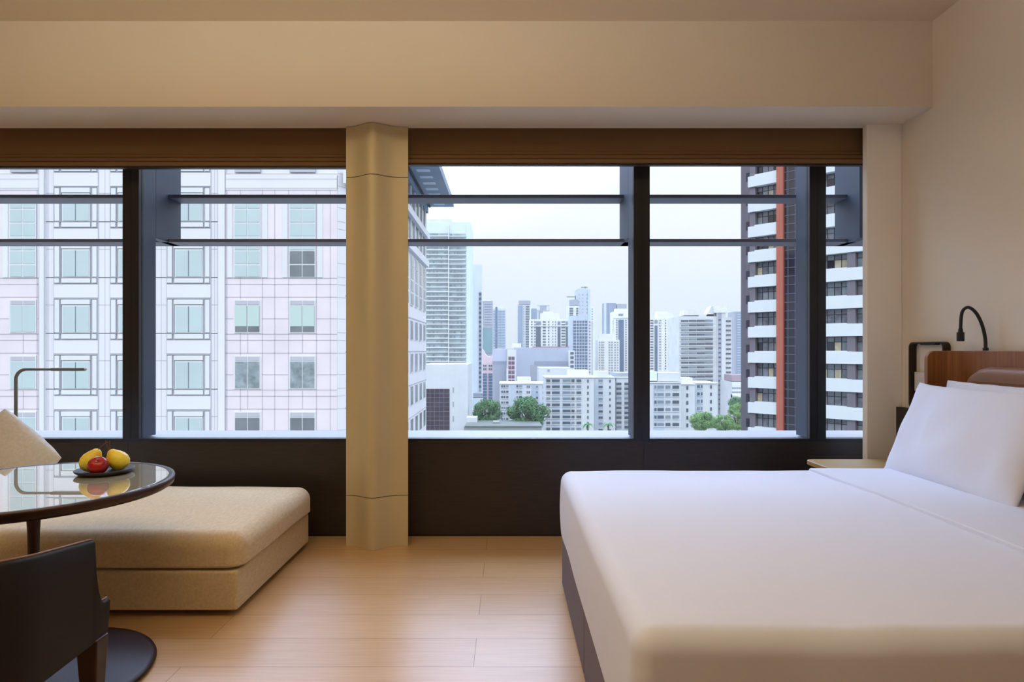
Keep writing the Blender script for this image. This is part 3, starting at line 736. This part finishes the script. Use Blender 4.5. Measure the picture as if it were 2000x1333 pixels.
box(SW+.3, SW+.5, -2, 38.3, 18.65-GZ, 18.8-GZ).build('gutter', M['k_frame'], ev)
for k in range(16): box(SW+1.0, SW+2.3, 2+2.3*k, 2.9+2.3*k, 18.76-GZ, 18.81-GZ).build('soffit_panel', M['eave_light'], ev)
box(SW-.2, SW+.25, -.2, 38.1, 17.9-GZ, 18.8-GZ).build('fascia', M['eave_grey'], t)

# ---- K. dark tower with white balconies on the right, turned 45 degrees
K = thing('balcony_tower', 'dark grey tower with white balconies and orange stripe at right', 'building', (30.7, 79.0, GZ), -PI/4)
def kz(z): return z-GZ
def kb(nm, u0, u1, v0, v1, z0, z1, m, par=None, **kw): return box(u0, u1, v0, v1, kz(z0), kz(z1)).build(nm, M[m], par or K, **kw)
kb('tower_wall', -.9, 26, 1.5, 16, GZ, 34, 'k_grey')
kb('side_wing', -3.25, -.9, 5.2, 16, GZ, 34, 'k_grey')
kb('orange_fin', 3.66, 4.46, -.25, 1.6, GZ, 34, 'k_orange', bevel=.03)
kb('glass_shaft', 4.46, 8.3, .25, 1.55, GZ, 34, 'k_glass')
for uu in (4.9, 5.75, 6.6, 7.45): kb('shaft_mullion', uu-.03, uu+.03, .19, .3, GZ, 34, 'k_mullion')
P0 = -.25
for n_ in range(-4, 11):
    zb = P0+3.19*n_; zt_ = zb+1.42
    if zb > 31: continue
    for dz in (0, 1.05, 2.1): kb('shaft_transom', 4.46, 8.3, .19, .3, zb+dz-.03, zb+dz+.03, 'k_mullion')
    bal = kb('balcony', 0, 3.64, 0, 1.5, zb, zt_-.08, 'k_white')
    kb('parapet_cap', .85, 3.60, .02, 1.5, zt_-.08, zt_+.06, 'k_white', bal)
    bal = kb('balcony', 8.4, 12.0, 0, 1.5, zb, zt_+.02, 'k_white'); kb('parapet_cap', 8.4, 11.5, .03, 1.5, zt_+.02, zt_+.09, 'k_white', bal)
    bal = kb('balcony', 12.0, 17.5, -.04, 1.5, zb, zt_, 'k_white')
    kb('pier', 11.5, 12.35, .18, 1.6, zt_-.1, zb+3.19, 'k_grey')
    kb('pier', .12, .85, .25, 1.6, zt_-.1, zb+3.19, 'k_grey')
    for (ua, ub, nn) in ((.85, 3.64, 4), (8.4, 11.5, 4), (12.35, 17.2, 6)):
        wn = kb('window', ua, ub, .9, 1.5, zt_, zb+3.19, 'k_frame')
        for q in range(nn):
            w_ = (ub-ua)/nn; mm = random.choice(['k_window', 'k_window', 'grey_glass', 'k_window', 'grey_glass', 'curtain_tan', 'k_glass'])
            kb('pane', ua+w_*q+.05, ua+w_*(q+1)-.05, .84, .92, zt_+.05, zb+2.5, mm, wn)
            kb('pane', ua+w_*q+.05, ua+w_*(q+1)-.05, .84, .92, zb+2.58, zb+3.12, random.choice(['k_window', 'grey_glass']), wn)
    kb('small_window', -.88+.0, -.3, 1.44, 1.6, zb+1.2, zb+2.3, 'k_frame')

# ---- near-middle distance
B_ = Facade('tall pale slab with tight rows of balconies beside the hotel block', 'balcony_slab', 300, 825, 919, 434, 'tower_green_white', depth=22)
B_.block('crown', 833, 882, 428, 434, 'tower_white', .5, 8)
for k in range(30):
    y_ = 456+9.05*k
    if y_ > 716: break
    B_.block('balcony_row', 828, 876, y_+5.0, y_+6.6, 'white_frame', -1.3, 1.5); B_.block('balcony_row', 877.5, 910, y_+5.8, y_+7.2, 'white_frame', -1.3, 1.5)
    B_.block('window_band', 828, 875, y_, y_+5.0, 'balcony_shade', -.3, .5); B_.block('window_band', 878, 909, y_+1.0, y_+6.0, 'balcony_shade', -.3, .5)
B_.wins([(a, a+2.6) for a in (831, 838, 846, 853, 861, 868, 880, 887, 893, 900)], 457, 9.05, 4, 28, 'window_mid', jit=.45, dep=.6)
B_.block('party_wall', 876, 877.5, 440, 718, 'white_frame', -1.6, 1.8); B_.block('end_wall', 911, 919, 434, 760, 'tower_green_white', -.5, .6)
B_.done()
B2 = Facade('white gridded podium with a big dark glazed opening below balcony slab', 'podium_block', 215, 826, 914, 712, 'tile_white', depth=25)
o = B2.block('glazed_opening', 831, 878, 760, 900, 'dark_red_glass', -.2, .4, 'dark glazed opening')
for px in (840, 849, 858, 867): B2.block('glazing_bar', px-.2, px+.2, 760, 900, 'window_mid', -.3, .2)
for k in range(9): B2.block('glazing_bar', 831, 878, 768+9*k, 768.5+9*k, 'window_mid', -.3, .2)
for k in range(12): B2.block('tile_joint', 826, 914, 720+9*k, 720.35+9*k, 'slab_grey', -.03, .1)
for k in range(10): B2.block('tile_joint', 830+9*k, 830.35+9*k, 712, 900, 'slab_grey', -.03, .1)
B2.wins([(884, 886.5)], 757, 28, 11, 3, 'mid_grey')
Cc = Facade('blank pale grey slab tower with one dark window strip', 'blank_slab', 330, 917, 941, 517, 'slab_grey', depth=10)
Cc.block('window_strip', 935, 940.5, 571, 765, 'mid_grey', -.3, .5)
Cc.wins([(935.5, 940)], 573, 9, 4.5, 21, 'window_dark', dep=.5); Cc.block('podium', 925, 943, 776, 830, 'slab_grey', -3, 4); Cc.block('podium_band', 925, 943, 768, 777, 'mid_grey', -3, 4)
Dd = Facade('dark grey round-topped tower beside the blank slab', 'grey_tower', 600, 939, 962, 588, 'mid_grey', depth=16)
Dd.block('lower_glazing', 942, 961, 641, 690, 'teal_dark', -.8, 1); Dd.block('roof_dish', 945, 958, 584, 589, 'slab_grey', 2, 6); Dd.wins([(946+3*k, 948+3*k) for k in range(5)], 592, 5, 2, 9, 'ribbed_grey', dep=.9)
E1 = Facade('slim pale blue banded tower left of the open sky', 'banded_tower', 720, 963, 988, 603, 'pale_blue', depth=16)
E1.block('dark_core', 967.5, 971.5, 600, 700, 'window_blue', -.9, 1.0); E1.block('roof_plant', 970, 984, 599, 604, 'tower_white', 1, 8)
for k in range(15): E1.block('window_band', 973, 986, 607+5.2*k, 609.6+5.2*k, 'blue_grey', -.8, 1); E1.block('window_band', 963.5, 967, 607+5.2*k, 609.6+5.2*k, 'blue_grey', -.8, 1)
Ff = Facade('pink stone building with curved gable and blue glass strips', 'gabled_building', 420, 940, 966, 697, 'pink_stone', depth=20)
pr = [(940, 699), (966, 699), (966, 688), (962, 692), (958, 697), (953, 697.5), (948, 692), (944, 684), (940, 679)]
g = MB(); n = len(pr)
for yv in (.02, 6): g.v += [(Ff.X(a), yv, Ff.Z(b_)) for a, b_ in pr]
g.f = [tuple(range(n)), tuple(range(2*n-1, n-1, -1))]+[(k, (k+1) % n, n+(k+1) % n, n+k) for k in range(n)]
g.build('curved_gable', M['pink_stone'], Ff.t)
for (a, b_) in ((943, 951), (954, 963)):
    Ff.block('glass_strip', a, b_, 730, 800, 'window_blue', -.5, .7); Ff.wins([(a+.5, a+3), (a+4.5, a+7)], 713, 6.5, 3.5, 2, 'window_dark', dep=.5)
    for k in range(10): Ff.block('strip_bar', a, b_, 733+6*k, 733.6+6*k, 'pale_blue', -.7, .3)

# mall: curved grey drum, white strip with red windows, long ribbed wall
G = Facade('long windowless ribbed grey building behind the white apartments', 'ribbed_building', 400, 1006, 1113, 679, 'ribbed_grey', depth=40)
for k in range(36): G.block('rib', 1007+2.95*k, 1007.5+2.95*k, 680, 800, 'light_steel', -.25, .4)
G.block('recessed_band', 1044, 1111, 706, 713, 'ribbed_grey_dark', -.5, .6); G.block('lower_wall', 1036, 1111, 713, 760, 'mid_grey', -.32, .4)
G.block('red_roof_trim', 1040, 1112, 677.5, 679.2, 'red_panel', 0, 3); G.block('roof_box', 1000, 1018, 671, 680, 'beige_white', 5, 14)
G2 = Facade('white strip building with columns of red framed windows', 'red_window_block', 380, 991, 1008, 683, 'tower_white', depth=11)
for k in range(9):
    for a in (993, 999.5):
        w_ = G2.block('window', a, a+5.5, 697+9*k, 703.5+9*k, 'red_panel', -.4, .5); 
        box(G2.X(a+.8), G2.X(a+4.7), -.5, -.3, G2.Z(702.6+9*k), G2.Z(698.6+9*k)).build('pane', M['window_dark'], w_)
dr_ = thing('curved_drum', 'rounded grey clad building end left of red windows', 'building', (wx(975.5, 402), 402, GZ))
rr_ = (wx(989, 402)-wx(962, 402))/2
MB().lathe([(rr_, 0), (rr_, wz(682, 395)-GZ), (.5, wz(682, 395)-GZ+.2)], 40).build('wall', M['ribbed_grey'], dr_, smooth=False)
MB().lathe([(rr_+.15, wz(713, 395)-GZ), (rr_+.15, wz(706, 395)-GZ)], 40).build('band', M['ribbed_grey_dark'], dr_)
MB().lathe([(rr_+.08, 0), (rr_+.08, wz(713, 395)-GZ)], 40).build('lower_wall', M['mid_grey'], dr_)

# ---- skyline towers
H1 = Facade('dark tower with white floor stripes, tallest left of the skyline gap', 'striped_tower', 700, 1011, 1036, 596, 'tower_white', depth=18)
H1.block('side_face', 1011, 1021, 597, 690, 'blue_grey', -.8, 1); H1.block('roof_plant', 1013, 1036, 587.5, 595, 'mid_grey', 0, 10)
H1.wins([(1026.5, 1034)], 598, 4.9, 2.9, 17, 'window_dark', dep=.9); H1.wins([(1022.5, 1024)], 598, 4.9, 2.4, 17, 'window_mid', dep=.9)
for k in range(17): H1.block('balcony', 1009.5, 1012, 599+4.9*k, 600.2+4.9*k, 'tower_white', -1.6, 2)
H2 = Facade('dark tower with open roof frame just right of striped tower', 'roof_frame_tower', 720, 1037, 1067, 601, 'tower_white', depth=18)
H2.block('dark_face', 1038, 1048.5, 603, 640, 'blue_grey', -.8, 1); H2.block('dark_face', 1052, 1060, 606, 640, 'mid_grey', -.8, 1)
H2.block('roof_frame', 1049, 1073, 596, 597.5, 'light_steel', -1, 8); H2.block('roof_frame', 1072, 1073, 597, 607, 'light_steel', -1, 1.5); H2.block('roof_frame', 1049, 1073, 606.5, 607.5, 'light_steel', -1, 8); H2.block('roof_plant', 1055, 1067.5, 597.5, 606.5, 'mid_grey', -.8, 6)
H3 = Facade('wide cream residential tower with dark vertical glazing and stepped roof', 'residential_tower', 520, 1035, 1114, 624, 'cream_white', depth=20)
H3.block('stepped_roof', 1057, 1093, 612, 625, 'cream_white', 1, 12); H3.block('stepped_roof', 1062, 1081, 609, 613, 'beige_white', 2, 8)
for a, b_ in ((1047, 1056), (1089, 1094.5), (1105, 1109)): H3.block('dark_glazing', a, b_, 639, 690, 'window_dark', -.5, .7); H3.block('top_glazing', a, b_, 628, 635.5, 'window_mid', -.5, .7)
H3.wins([(1037.5, 1040), (1043.5, 1046), (1060, 1066), (1070.5, 1073), (1079, 1080.5), (1084, 1085.5), (1096.5, 1104), (1111, 1113)], 628, 5.6, 2.6, 9, 'window_dark')
H3.block('top_beam', 1035, 1114, 636, 638, 'white_frame', -.7, .4)
H4 = Facade('tall unfinished grey tower with crane arms on its roof', 'unfinished_tower', 660, 1126, 1153, 566, 'light_steel', depth=20)
H4.wins([(1130.5, 1131.7), (1137.5, 1138.7), (1146, 1147.2)], 575, 7, 1.6, 9, 'window_mid', dep=.9)
H4.block('glass_side', 1148, 1153, 566, 640, 'pale_blue', -.8, 1.2); H4.block('lower_wing', 1107.5, 1131, 598, 700, 'tower_white', -2, 10)
H4.block('plant_room', 1112.5, 1129, 586, 597.5, 'mid_grey', -2.5, 9); H4.wins([(1112, 1119), (1125, 1129)], 602, 4.7, 3, 4, 'window_dark', dep=.6, dy=-2)
H4.block('right_wing', 1153, 1160, 600, 700, 'tower_white', -1, 8); H4.wins([(1155.5, 1157.5)], 603, 5, 2, 18, 'window_mid', dep=.6, dy=-1)
H4.block('crown', 1129, 1150, 564, 567, 'light_steel', 1, 8)
def crane(xa, xb, xm, y_, ybase, Y):
    dy = Y-H4.Y; x0, x1, xm_ = wx(xa, Y)-H4.cx, wx(xb, Y)-H4.cx, wx(xm, Y)-H4.cx; z, zb = wz(y_, Y)-GZ, wz(ybase, Y)-GZ
    c_ = MB().tube([(xm_, dy, zb), (xm_, dy, z+1.4)], .6, 6).build('crane', M['crane'], H4.t); c_['label'] = 'roof crane'
    g_ = MB().tube([(x0, dy, z), (x1, dy, z)], .4, 6); n = 8
    for k in range(n): a = x0+(x1-x0)*k/n; e2 = x0+(x1-x0)*(k+1)/n; g_.tube([(a, dy, z), ((a+e2)/2, dy, z+1.1), (e2, dy, z)], .2, 4)
    g_.build('jib', M['crane'], c_)
crane(1107, 1127, 1124, 580.5, 588, 665)
crane(1135, 1147.5, 1143, 562.3, 567, 668)
H5 = Facade('blue glass grid tower with pale top and cream side', 'grid_tower', 470, 1115, 1149, 617, 'light_steel', depth=18)
H5.block('blue_face', 1119.5, 1147, 627, 760, 'window_blue', -.3, .5)
for k in range(22): H5.block('floor_line', 1119, 1148, 631.5+6.15*k, 632.4+6.15*k, 'tower_white', -.6, .4)
for px in (1125.5, 1131, 1136.5, 1142): H5.block('fin', px-.35, px+.35, 627, 760, 'tower_white', -.6, .4)
H5.block('side_tower', 1149, 1162, 626, 760, 'cream_white', .5, 14); H5.block('side_strip', 1156, 1157.5, 628, 760, 'mid_grey', .3, .6)
H5.wins([(1151, 1153)], 628, 6.15, 2.5, 17, 'window_dark', dy=.5, dep=.5)
H5b = Facade('small white building with three dark balconies below the blue tower', 'small_white_block', 390, 1112, 1122.5, 685, 'tower_white', depth=8)
H5b.wins([(1114, 1120.5)], 688, 8.5, 5, 5, 'window_dark', dep=.4)
H6 = Facade('low cream apartment tower with small square windows', 'cream_tower', 480, 1167, 1210, 664, 'cream_white', depth=16)
H6.block('stepped_roof', 1170, 1201, 652.5, 665, 'cream_white', 1, 10)
H6.wins([(1170, 1172), (1174.5, 1177), (1178.5, 1180), (1189, 1191.5), (1194, 1196.5), (1200, 1202.5), (1205.5, 1207.5)], 668, 5.0, 2.3, 14, 'window_mid', dep=.5)
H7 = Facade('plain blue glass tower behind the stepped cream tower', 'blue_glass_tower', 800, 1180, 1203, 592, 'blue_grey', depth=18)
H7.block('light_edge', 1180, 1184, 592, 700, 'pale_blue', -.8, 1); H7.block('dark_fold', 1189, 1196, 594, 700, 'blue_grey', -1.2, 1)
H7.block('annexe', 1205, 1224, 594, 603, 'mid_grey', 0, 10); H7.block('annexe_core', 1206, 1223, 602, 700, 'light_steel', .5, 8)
H8 = Facade('white residential tower with blue glass strip beside the centre mullion', 'strip_glass_tower', 500, 1198, 1236, 609, 'beige_white', depth=16)
H8.block('roof_step', 1203, 1232, 603, 610, 'beige_white', 1, 8); H8.block('glass_strip', 1208, 1218, 625, 726, 'window_blue', -.5, .7); H8.block('top_windows', 1208, 1217, 613.5, 617, 'window_mid', -.5, .7)
H8.block('beam', 1196, 1236, 619, 621.5, 'white_frame', -1, 1.2); H8.wins([(1203, 1206), (1221, 1224), (1229, 1232)], 625, 4.6, 2.2, 22, 'window_mid', dep=.6)
for k in range(9): H8.block('balcony', 1195, 1199, 626+5.2*k, 627.5+5.2*k, 'white_frame', 0, 4)
J1 = Facade('cream twin tower with dark glazed strips right of the centre mullion', 'twin_tower', 490, 1268, 1326, 622, 'cream_white', depth=18)
J1.block('roof_step', 1285, 1317, 612, 623, 'cream_white', 1, 10); J1.block('roof_step', 1286, 1306, 608.5, 613, 'beige_white', 2, 8)
for a, b_ in ((1278.5, 1284), (1316, 1326.5)): J1.block('dark_glazing', a, b_, 636, 728, 'window_blue', -.5, .7); J1.block('top_glazing', a, b_, 625, 632, 'window_mid', -.5, .7)
J1.wins([(1270, 1276), (1287, 1288.3), (1290, 1291.2), (1299, 1301), (1305.5, 1313)], 625, 5.25, 2.6, 19, 'window_dark', alt='window_mid')
J2 = Facade('broad ribbed concrete office building with curved window rows', 'concrete_office', 340, 1326, 1400, 618, 'concrete', depth=22)
for k in range(16):
    y_ = 625+9.1*k
    for a, b_ in ((1330, 1344), (1345.5, 1360), (1361, 1376), (1377, 1392)): 
        J2.wins([(a, b_)], y_+ (1360-a)*.015, 1, 3.6, 1, 'window_dark', dep=.4, alt='window_mid')
    J2.block('spandrel_ledge', 1328, 1393, y_+4.4, y_+5.6, 'pale_concrete', -.9, 1.0)
J2.block('stair_tower', 1400, 1416, 611, 830, 'concrete', -1.0, 14); J2.wins([(1402, 1406.5)], 624, 9.1, 3, 20, 'window_dark', dy=-1.0, dep=.3)
J2.block('stair_groove', 1401, 1408, 612, 830, 'mid_grey', -1.1, .3)
J2.block('right_wing', 1416, 1429, 620, 830, 'concrete', 0, 14); J2.wins([(1418, 1421.5), (1422.5, 1427)], 626, 9.1, 3, 19, 'window_dark', dep=.4)
J2.block('plant_box', 1394, 1420, 597.5, 611.5, 'pale_concrete', -1.6, 9); J2.block('plant_box', 1337, 1366, 606, 616, 'pale_concrete', 1, 9); J2.block('roof_wall', 1366, 1396, 614, 619, 'concrete', 1, 8)
sl = MB().prism([(0, 0), (1, 0), (1, 1), (0, 1)], 0, 1)
sl.v = [(J2.X(1380), 1, J2.Z(618)), (J2.X(1397), 1, J2.Z(618)), (J2.X(1397), 8, J2.Z(618)), (J2.X(1380), 8, J2.Z(618)), (J2.X(1391), 1, J2.Z(598)), (J2.X(1397), 1, J2.Z(598)), (J2.X(1397), 8, J2.Z(598)), (J2.X(1391), 8, J2.Z(598))]
sl.build('sloping_roof', M['concrete'], J2.t)
J3 = Facade('narrow blue-grey glass tower beside the dark balcony tower', 'narrow_glass_tower', 560, 1434, 1452, 609, 'mid_grey', depth=16)
J3.block('glass_face', 1439, 1452, 611, 735, 'blue_grey', -.6, .8)
for k in range(24): J3.block('floor_line', 1439, 1452, 614+5*k, 615+5*k, 'pale_blue', -.8, .3)
J4 = Facade('low mauve roofed building at the foot of the narrow tower', 'low_roofed_building', 320, 1430, 1470, 746, 'slab_grey', depth=18)
J4.block('mauve_roof', 1430, 1470, 733, 745, 'roof_mauve', 0, 12); J4.wins([(1430+4*k, 1433+4*k) for k in range(6)], 757, 8, 3, 3, 'window_mid')
J4.block('white_canopy', 1430, 1470, 771, 778, 'white_frame', -6, 8)

# ---- white slab apartments
def white_block(label, Y, x0, x1, yt, cols, y0, pitch, h, n, recess=(), slots=(), roof=(), depth=14):
    f = Facade(label, 'apartment_block', Y, x0, x1, yt, 'tile_white', depth=depth)
    f.block('roof_edge', x0-.8, x1+.8, yt-1.2, yt+.4, 'slab_grey', -.5, depth+1)
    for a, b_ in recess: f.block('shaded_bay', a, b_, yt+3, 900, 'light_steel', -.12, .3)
    f.wins(cols, y0, pitch, h, n, 'window_dark', alt='window_mid', dep=.3)
    f.wins(slots, y0+.5, pitch, h+.5, n, 'window_dark', dep=.25)
    for a, b_ in cols:
        for k in range(n): f.block('window_ledge', a-.5, b_+.5, y0+pitch*k+h+.2, y0+pitch*k+h+.9, 'white_frame', -.55, .6)
    for a, b_, c_, d_, m_ in roof: f.block('roof_box', a, b_, c_, d_, m_, 2, 8)
    f.done(); return f
white_block('white apartment block furthest left, partly behind the round tree', 262, 976, 1037, 750, [(979, 982), (983.5, 986.5), (988.5, 993), (1008.5, 1012), (1014, 1019.5)], 753, 10.6, 4.2, 8, [(997, 1006)], [(1029, 1030.5), (1032.5, 1034.5)], [(1011, 1037, 738, 749, 'beige_white')])
white_block('narrow white stair block between the two larger apartment blocks', 272, 1037, 1066, 750, [(1047, 1051)], 754, 10.6, 4.2, 8, [(1041, 1053)], [(1060, 1062.5)], [])
w2 = white_block('white apartment block in the centre with shaded balcony bays', 232, 1065, 1160, 738, [(1067, 1074.5), (1078, 1093), (1099, 1114), (1116, 1122), (1126, 1135)], 741.5, 11.8, 5.2, 9, [(1078, 1094), (1098, 1114)], [(1147, 1149.5)], [(1113, 1151, 724, 738, 'beige_white')])
w3 = white_block('white apartment block with one column of paired windows', 238, 1160, 1202, 738, [(1169, 1177)], 742, 12, 4.5, 9, [(1161, 1166), (1166, 1178)], [(1190, 1192.5)], [(1167, 1190, 726, 737, 'tile_white')])
w4 = white_block('white apartment end with stacked wide blue windows by centre mullion', 239, 1203.5, 1245, 738, [(1204, 1213.5), (1219.5, 1229), (1234, 1243)], 748, 9.4, 5, 10, [], [], [(1203, 1236, 729, 738, 'mid_grey')])
white_block('white apartment block just right of the centre mullion', 226, 1262, 1330, 748, [(1278, 1282), (1284, 1296), (1300, 1309), (1313.5, 1326)], 753.5, 14.6, 6.5, 6, [(1276, 1297)], [(1341, 1344)][:0], [(1286, 1332, 729, 746, 'tile_white'), (1262, 1287, 727, 745, 'tower_green_white')])
white_block('windowless-looking white apartment end with one slim window column', 231, 1330, 1357, 751, [], 754, 14.6, 6.5, 6, [], [(1340.5, 1344)], [(1332, 1356, 739, 750, 'white_frame')])
white_block('white apartment block ending at the right, trees at its foot', 236, 1357, 1401, 749, [(1361.5, 1366.5), (1369, 1371.5)], 752.5, 14.4, 6, 6, [(1357, 1373)], [(1387, 1390)], [])
pb = Facade('plain pale box building behind the central apartments', 'plain_box_building', 300, 1053, 1115, 719, 'tile_white', depth=20)
pb.wins([(1069, 1074)], 722, 20, 4.5, 1, 'mid_grey')

# low rooftops in the foreground
r1 = Facade('low flat grey roof in front of the trees', 'low_roof_building', 196, 906, 1058, 834, 'roof_pale', depth=16)
r1.block('roof_membrane', 908, 1058, 832, 834.4, 'roof_grey', -.5, 16); r1.block('parapet', 962, 975, 828, 834, 'roof_pale', 5, 4); r1.block('parapet', 908, 929, 822, 834, 'tile_white', 9, 5)

# ---- trees
def tree(name, label, px, pyt, pyb, w_, Y, m, seed, cat='tree', group='trees between the apartment blocks'):
    rnd = random.Random(seed); x = wx(px, Y); zt_ = wz(pyt, Y); W = w_*Y/F/2*1.12; zb = min(wz(pyb, Y), zt_-W*.9)
    t_ = thing(name, label, cat, (x, Y, GZ), 0, group)
    g_ = MB(); cz_ = (zt_+zb)/2-GZ; hz = (zt_-zb)/2
    clumps = []
    for k in range(70):
        u = rnd.uniform(-1, 1); a = rnd.uniform(0, 2*PI); r_ = math.sqrt(1-u*u)*rnd.uniform(.55, .86)
        clumps.append((Vector((W*r_*math.cos(a), W*r_*math.sin(a)*.8, cz_+hz*u*.80)), rnd.uniform(.20, .34)*min(W, hz*1.3)))
    for c_, r_ in clumps:
        for q in range(170):
            d = Vector((rnd.gauss(0, 1), rnd.gauss(0, 1), rnd.gauss(0, 1))).normalized()
            p = c_+d*r_*rnd.uniform(.7, 1.08); s_ = r_*rnd.uniform(.10, .19)
            a = d.cross(Vector((rnd.uniform(-1, 1), rnd.uniform(-1, 1), rnd.uniform(-1, 1)))).normalized(); b_ = (d+a*rnd.uniform(-.6, .6)).cross(a).normalized()
            i = len(g_.v); g_.v += [tuple(p+a*s_), tuple(p+b_*s_*.7), tuple(p-a*s_), tuple(p-b_*s_*.7)]; g_.f.append((i, i+1, i+2, i+3))
    me = bpy.data.meshes.new('crown'); me.from_pydata(g_.v, [], g_.f); me.update(); mobj('crown', me, M[m], t_)
    gg = MB(); gg.tube([(0, 0, 0), (0, 0, cz_*.6), (.1, 0, cz_)], [W*.09, W*.07, W*.04], 8)
    for k in range(6): a = k*1.05; gg.tube([(0, 0, cz_*.8), (W*.45*math.cos(a), W*.4*math.sin(a), cz_+hz*.25)], [W*.045, W*.02], 6)
    gg.build('trunk', M['trunk'], t_); return t_
tree('tree', 'dark green tree left of the apartments, beside the pink building', 952, 781, 832, 54, 215, 'leaf', 1)
tree('tree', 'large round green tree in front of the left white block', 1031, 777, 834, 72, 212, 'leaf', 2)
tree('tree', 'small dark tree wedged beside the pale podium wall', 931, 794, 830, 13, 252, 'leaf', 9)
tree('tree', 'light green tree in front of the right apartment end', 1372, 806, 842, 46, 200, 'leaf_light', 4)
tree('tree', 'green tree right of the concrete office foot', 1412, 812, 842, 52, 205, 'leaf_light', 5)
tree('tree', 'tall pale green tree rising against the dark balcony tower', 1441, 788, 842, 40, 210, 'leaf_light', 6)
tree('tree', 'distant green tree under the mauve roofed building', 1441, 776, 800, 34, 300, 'leaf', 7)
def palm(label, px, py, Y, seed):
    rnd = random.Random(seed); x = wx(px, Y); z = wz(py, Y)
    t_ = thing('palm_tree', label, 'palm', (x, Y, GZ), 0, 'palms at the foot of the central block'); h = z-GZ
    MB().tube([(0, 0, 0), (.1, 0, h*.5), (0, 0, h)], [.35, .25, .2], 8).build('trunk', M['trunk'], t_)
    g_ = MB()
    for k in range(16):
        a = k*2*PI/16+rnd.uniform(-.1, .1); up = rnd.uniform(.1, .9); L_ = rnd.uniform(1.8, 2.4)
        pr = None
        for q in range(6):
            s_ = q/5; p = Vector((L_*s_*math.cos(a), L_*s_*math.sin(a), h+up*1.6*s_-1.7*s_*s_)); n_ = Vector((-math.sin(a), math.cos(a), 0))*(.28*(1-s_)+.04)
            if pr: i = len(g_.v); g_.v += [tuple(pr[0]+pr[1]), tuple(p+n_), tuple(p-n_), tuple(pr[0]-pr[1])]; g_.f.append((i, i+1, i+2, i+3))
            pr = (p, n_)
    me = bpy.data.meshes.new('fronds'); me.from_pydata(g_.v, [], g_.f); me.update(); mobj('fronds', me, M['leaf'], t_)
palm('left palm top at the foot of the central white block', 1148, 829, 160, 1)
palm('right palm top at the foot of the block with paired windows', 1188, 829, 160, 2)
for f in (A, B2, Cc, Dd, E1, Ff, G, G2, H1, H2, H3, H4, H5, H5b, H6, H7, H8, J1, J2, J3, J4, pb, r1): f.done()
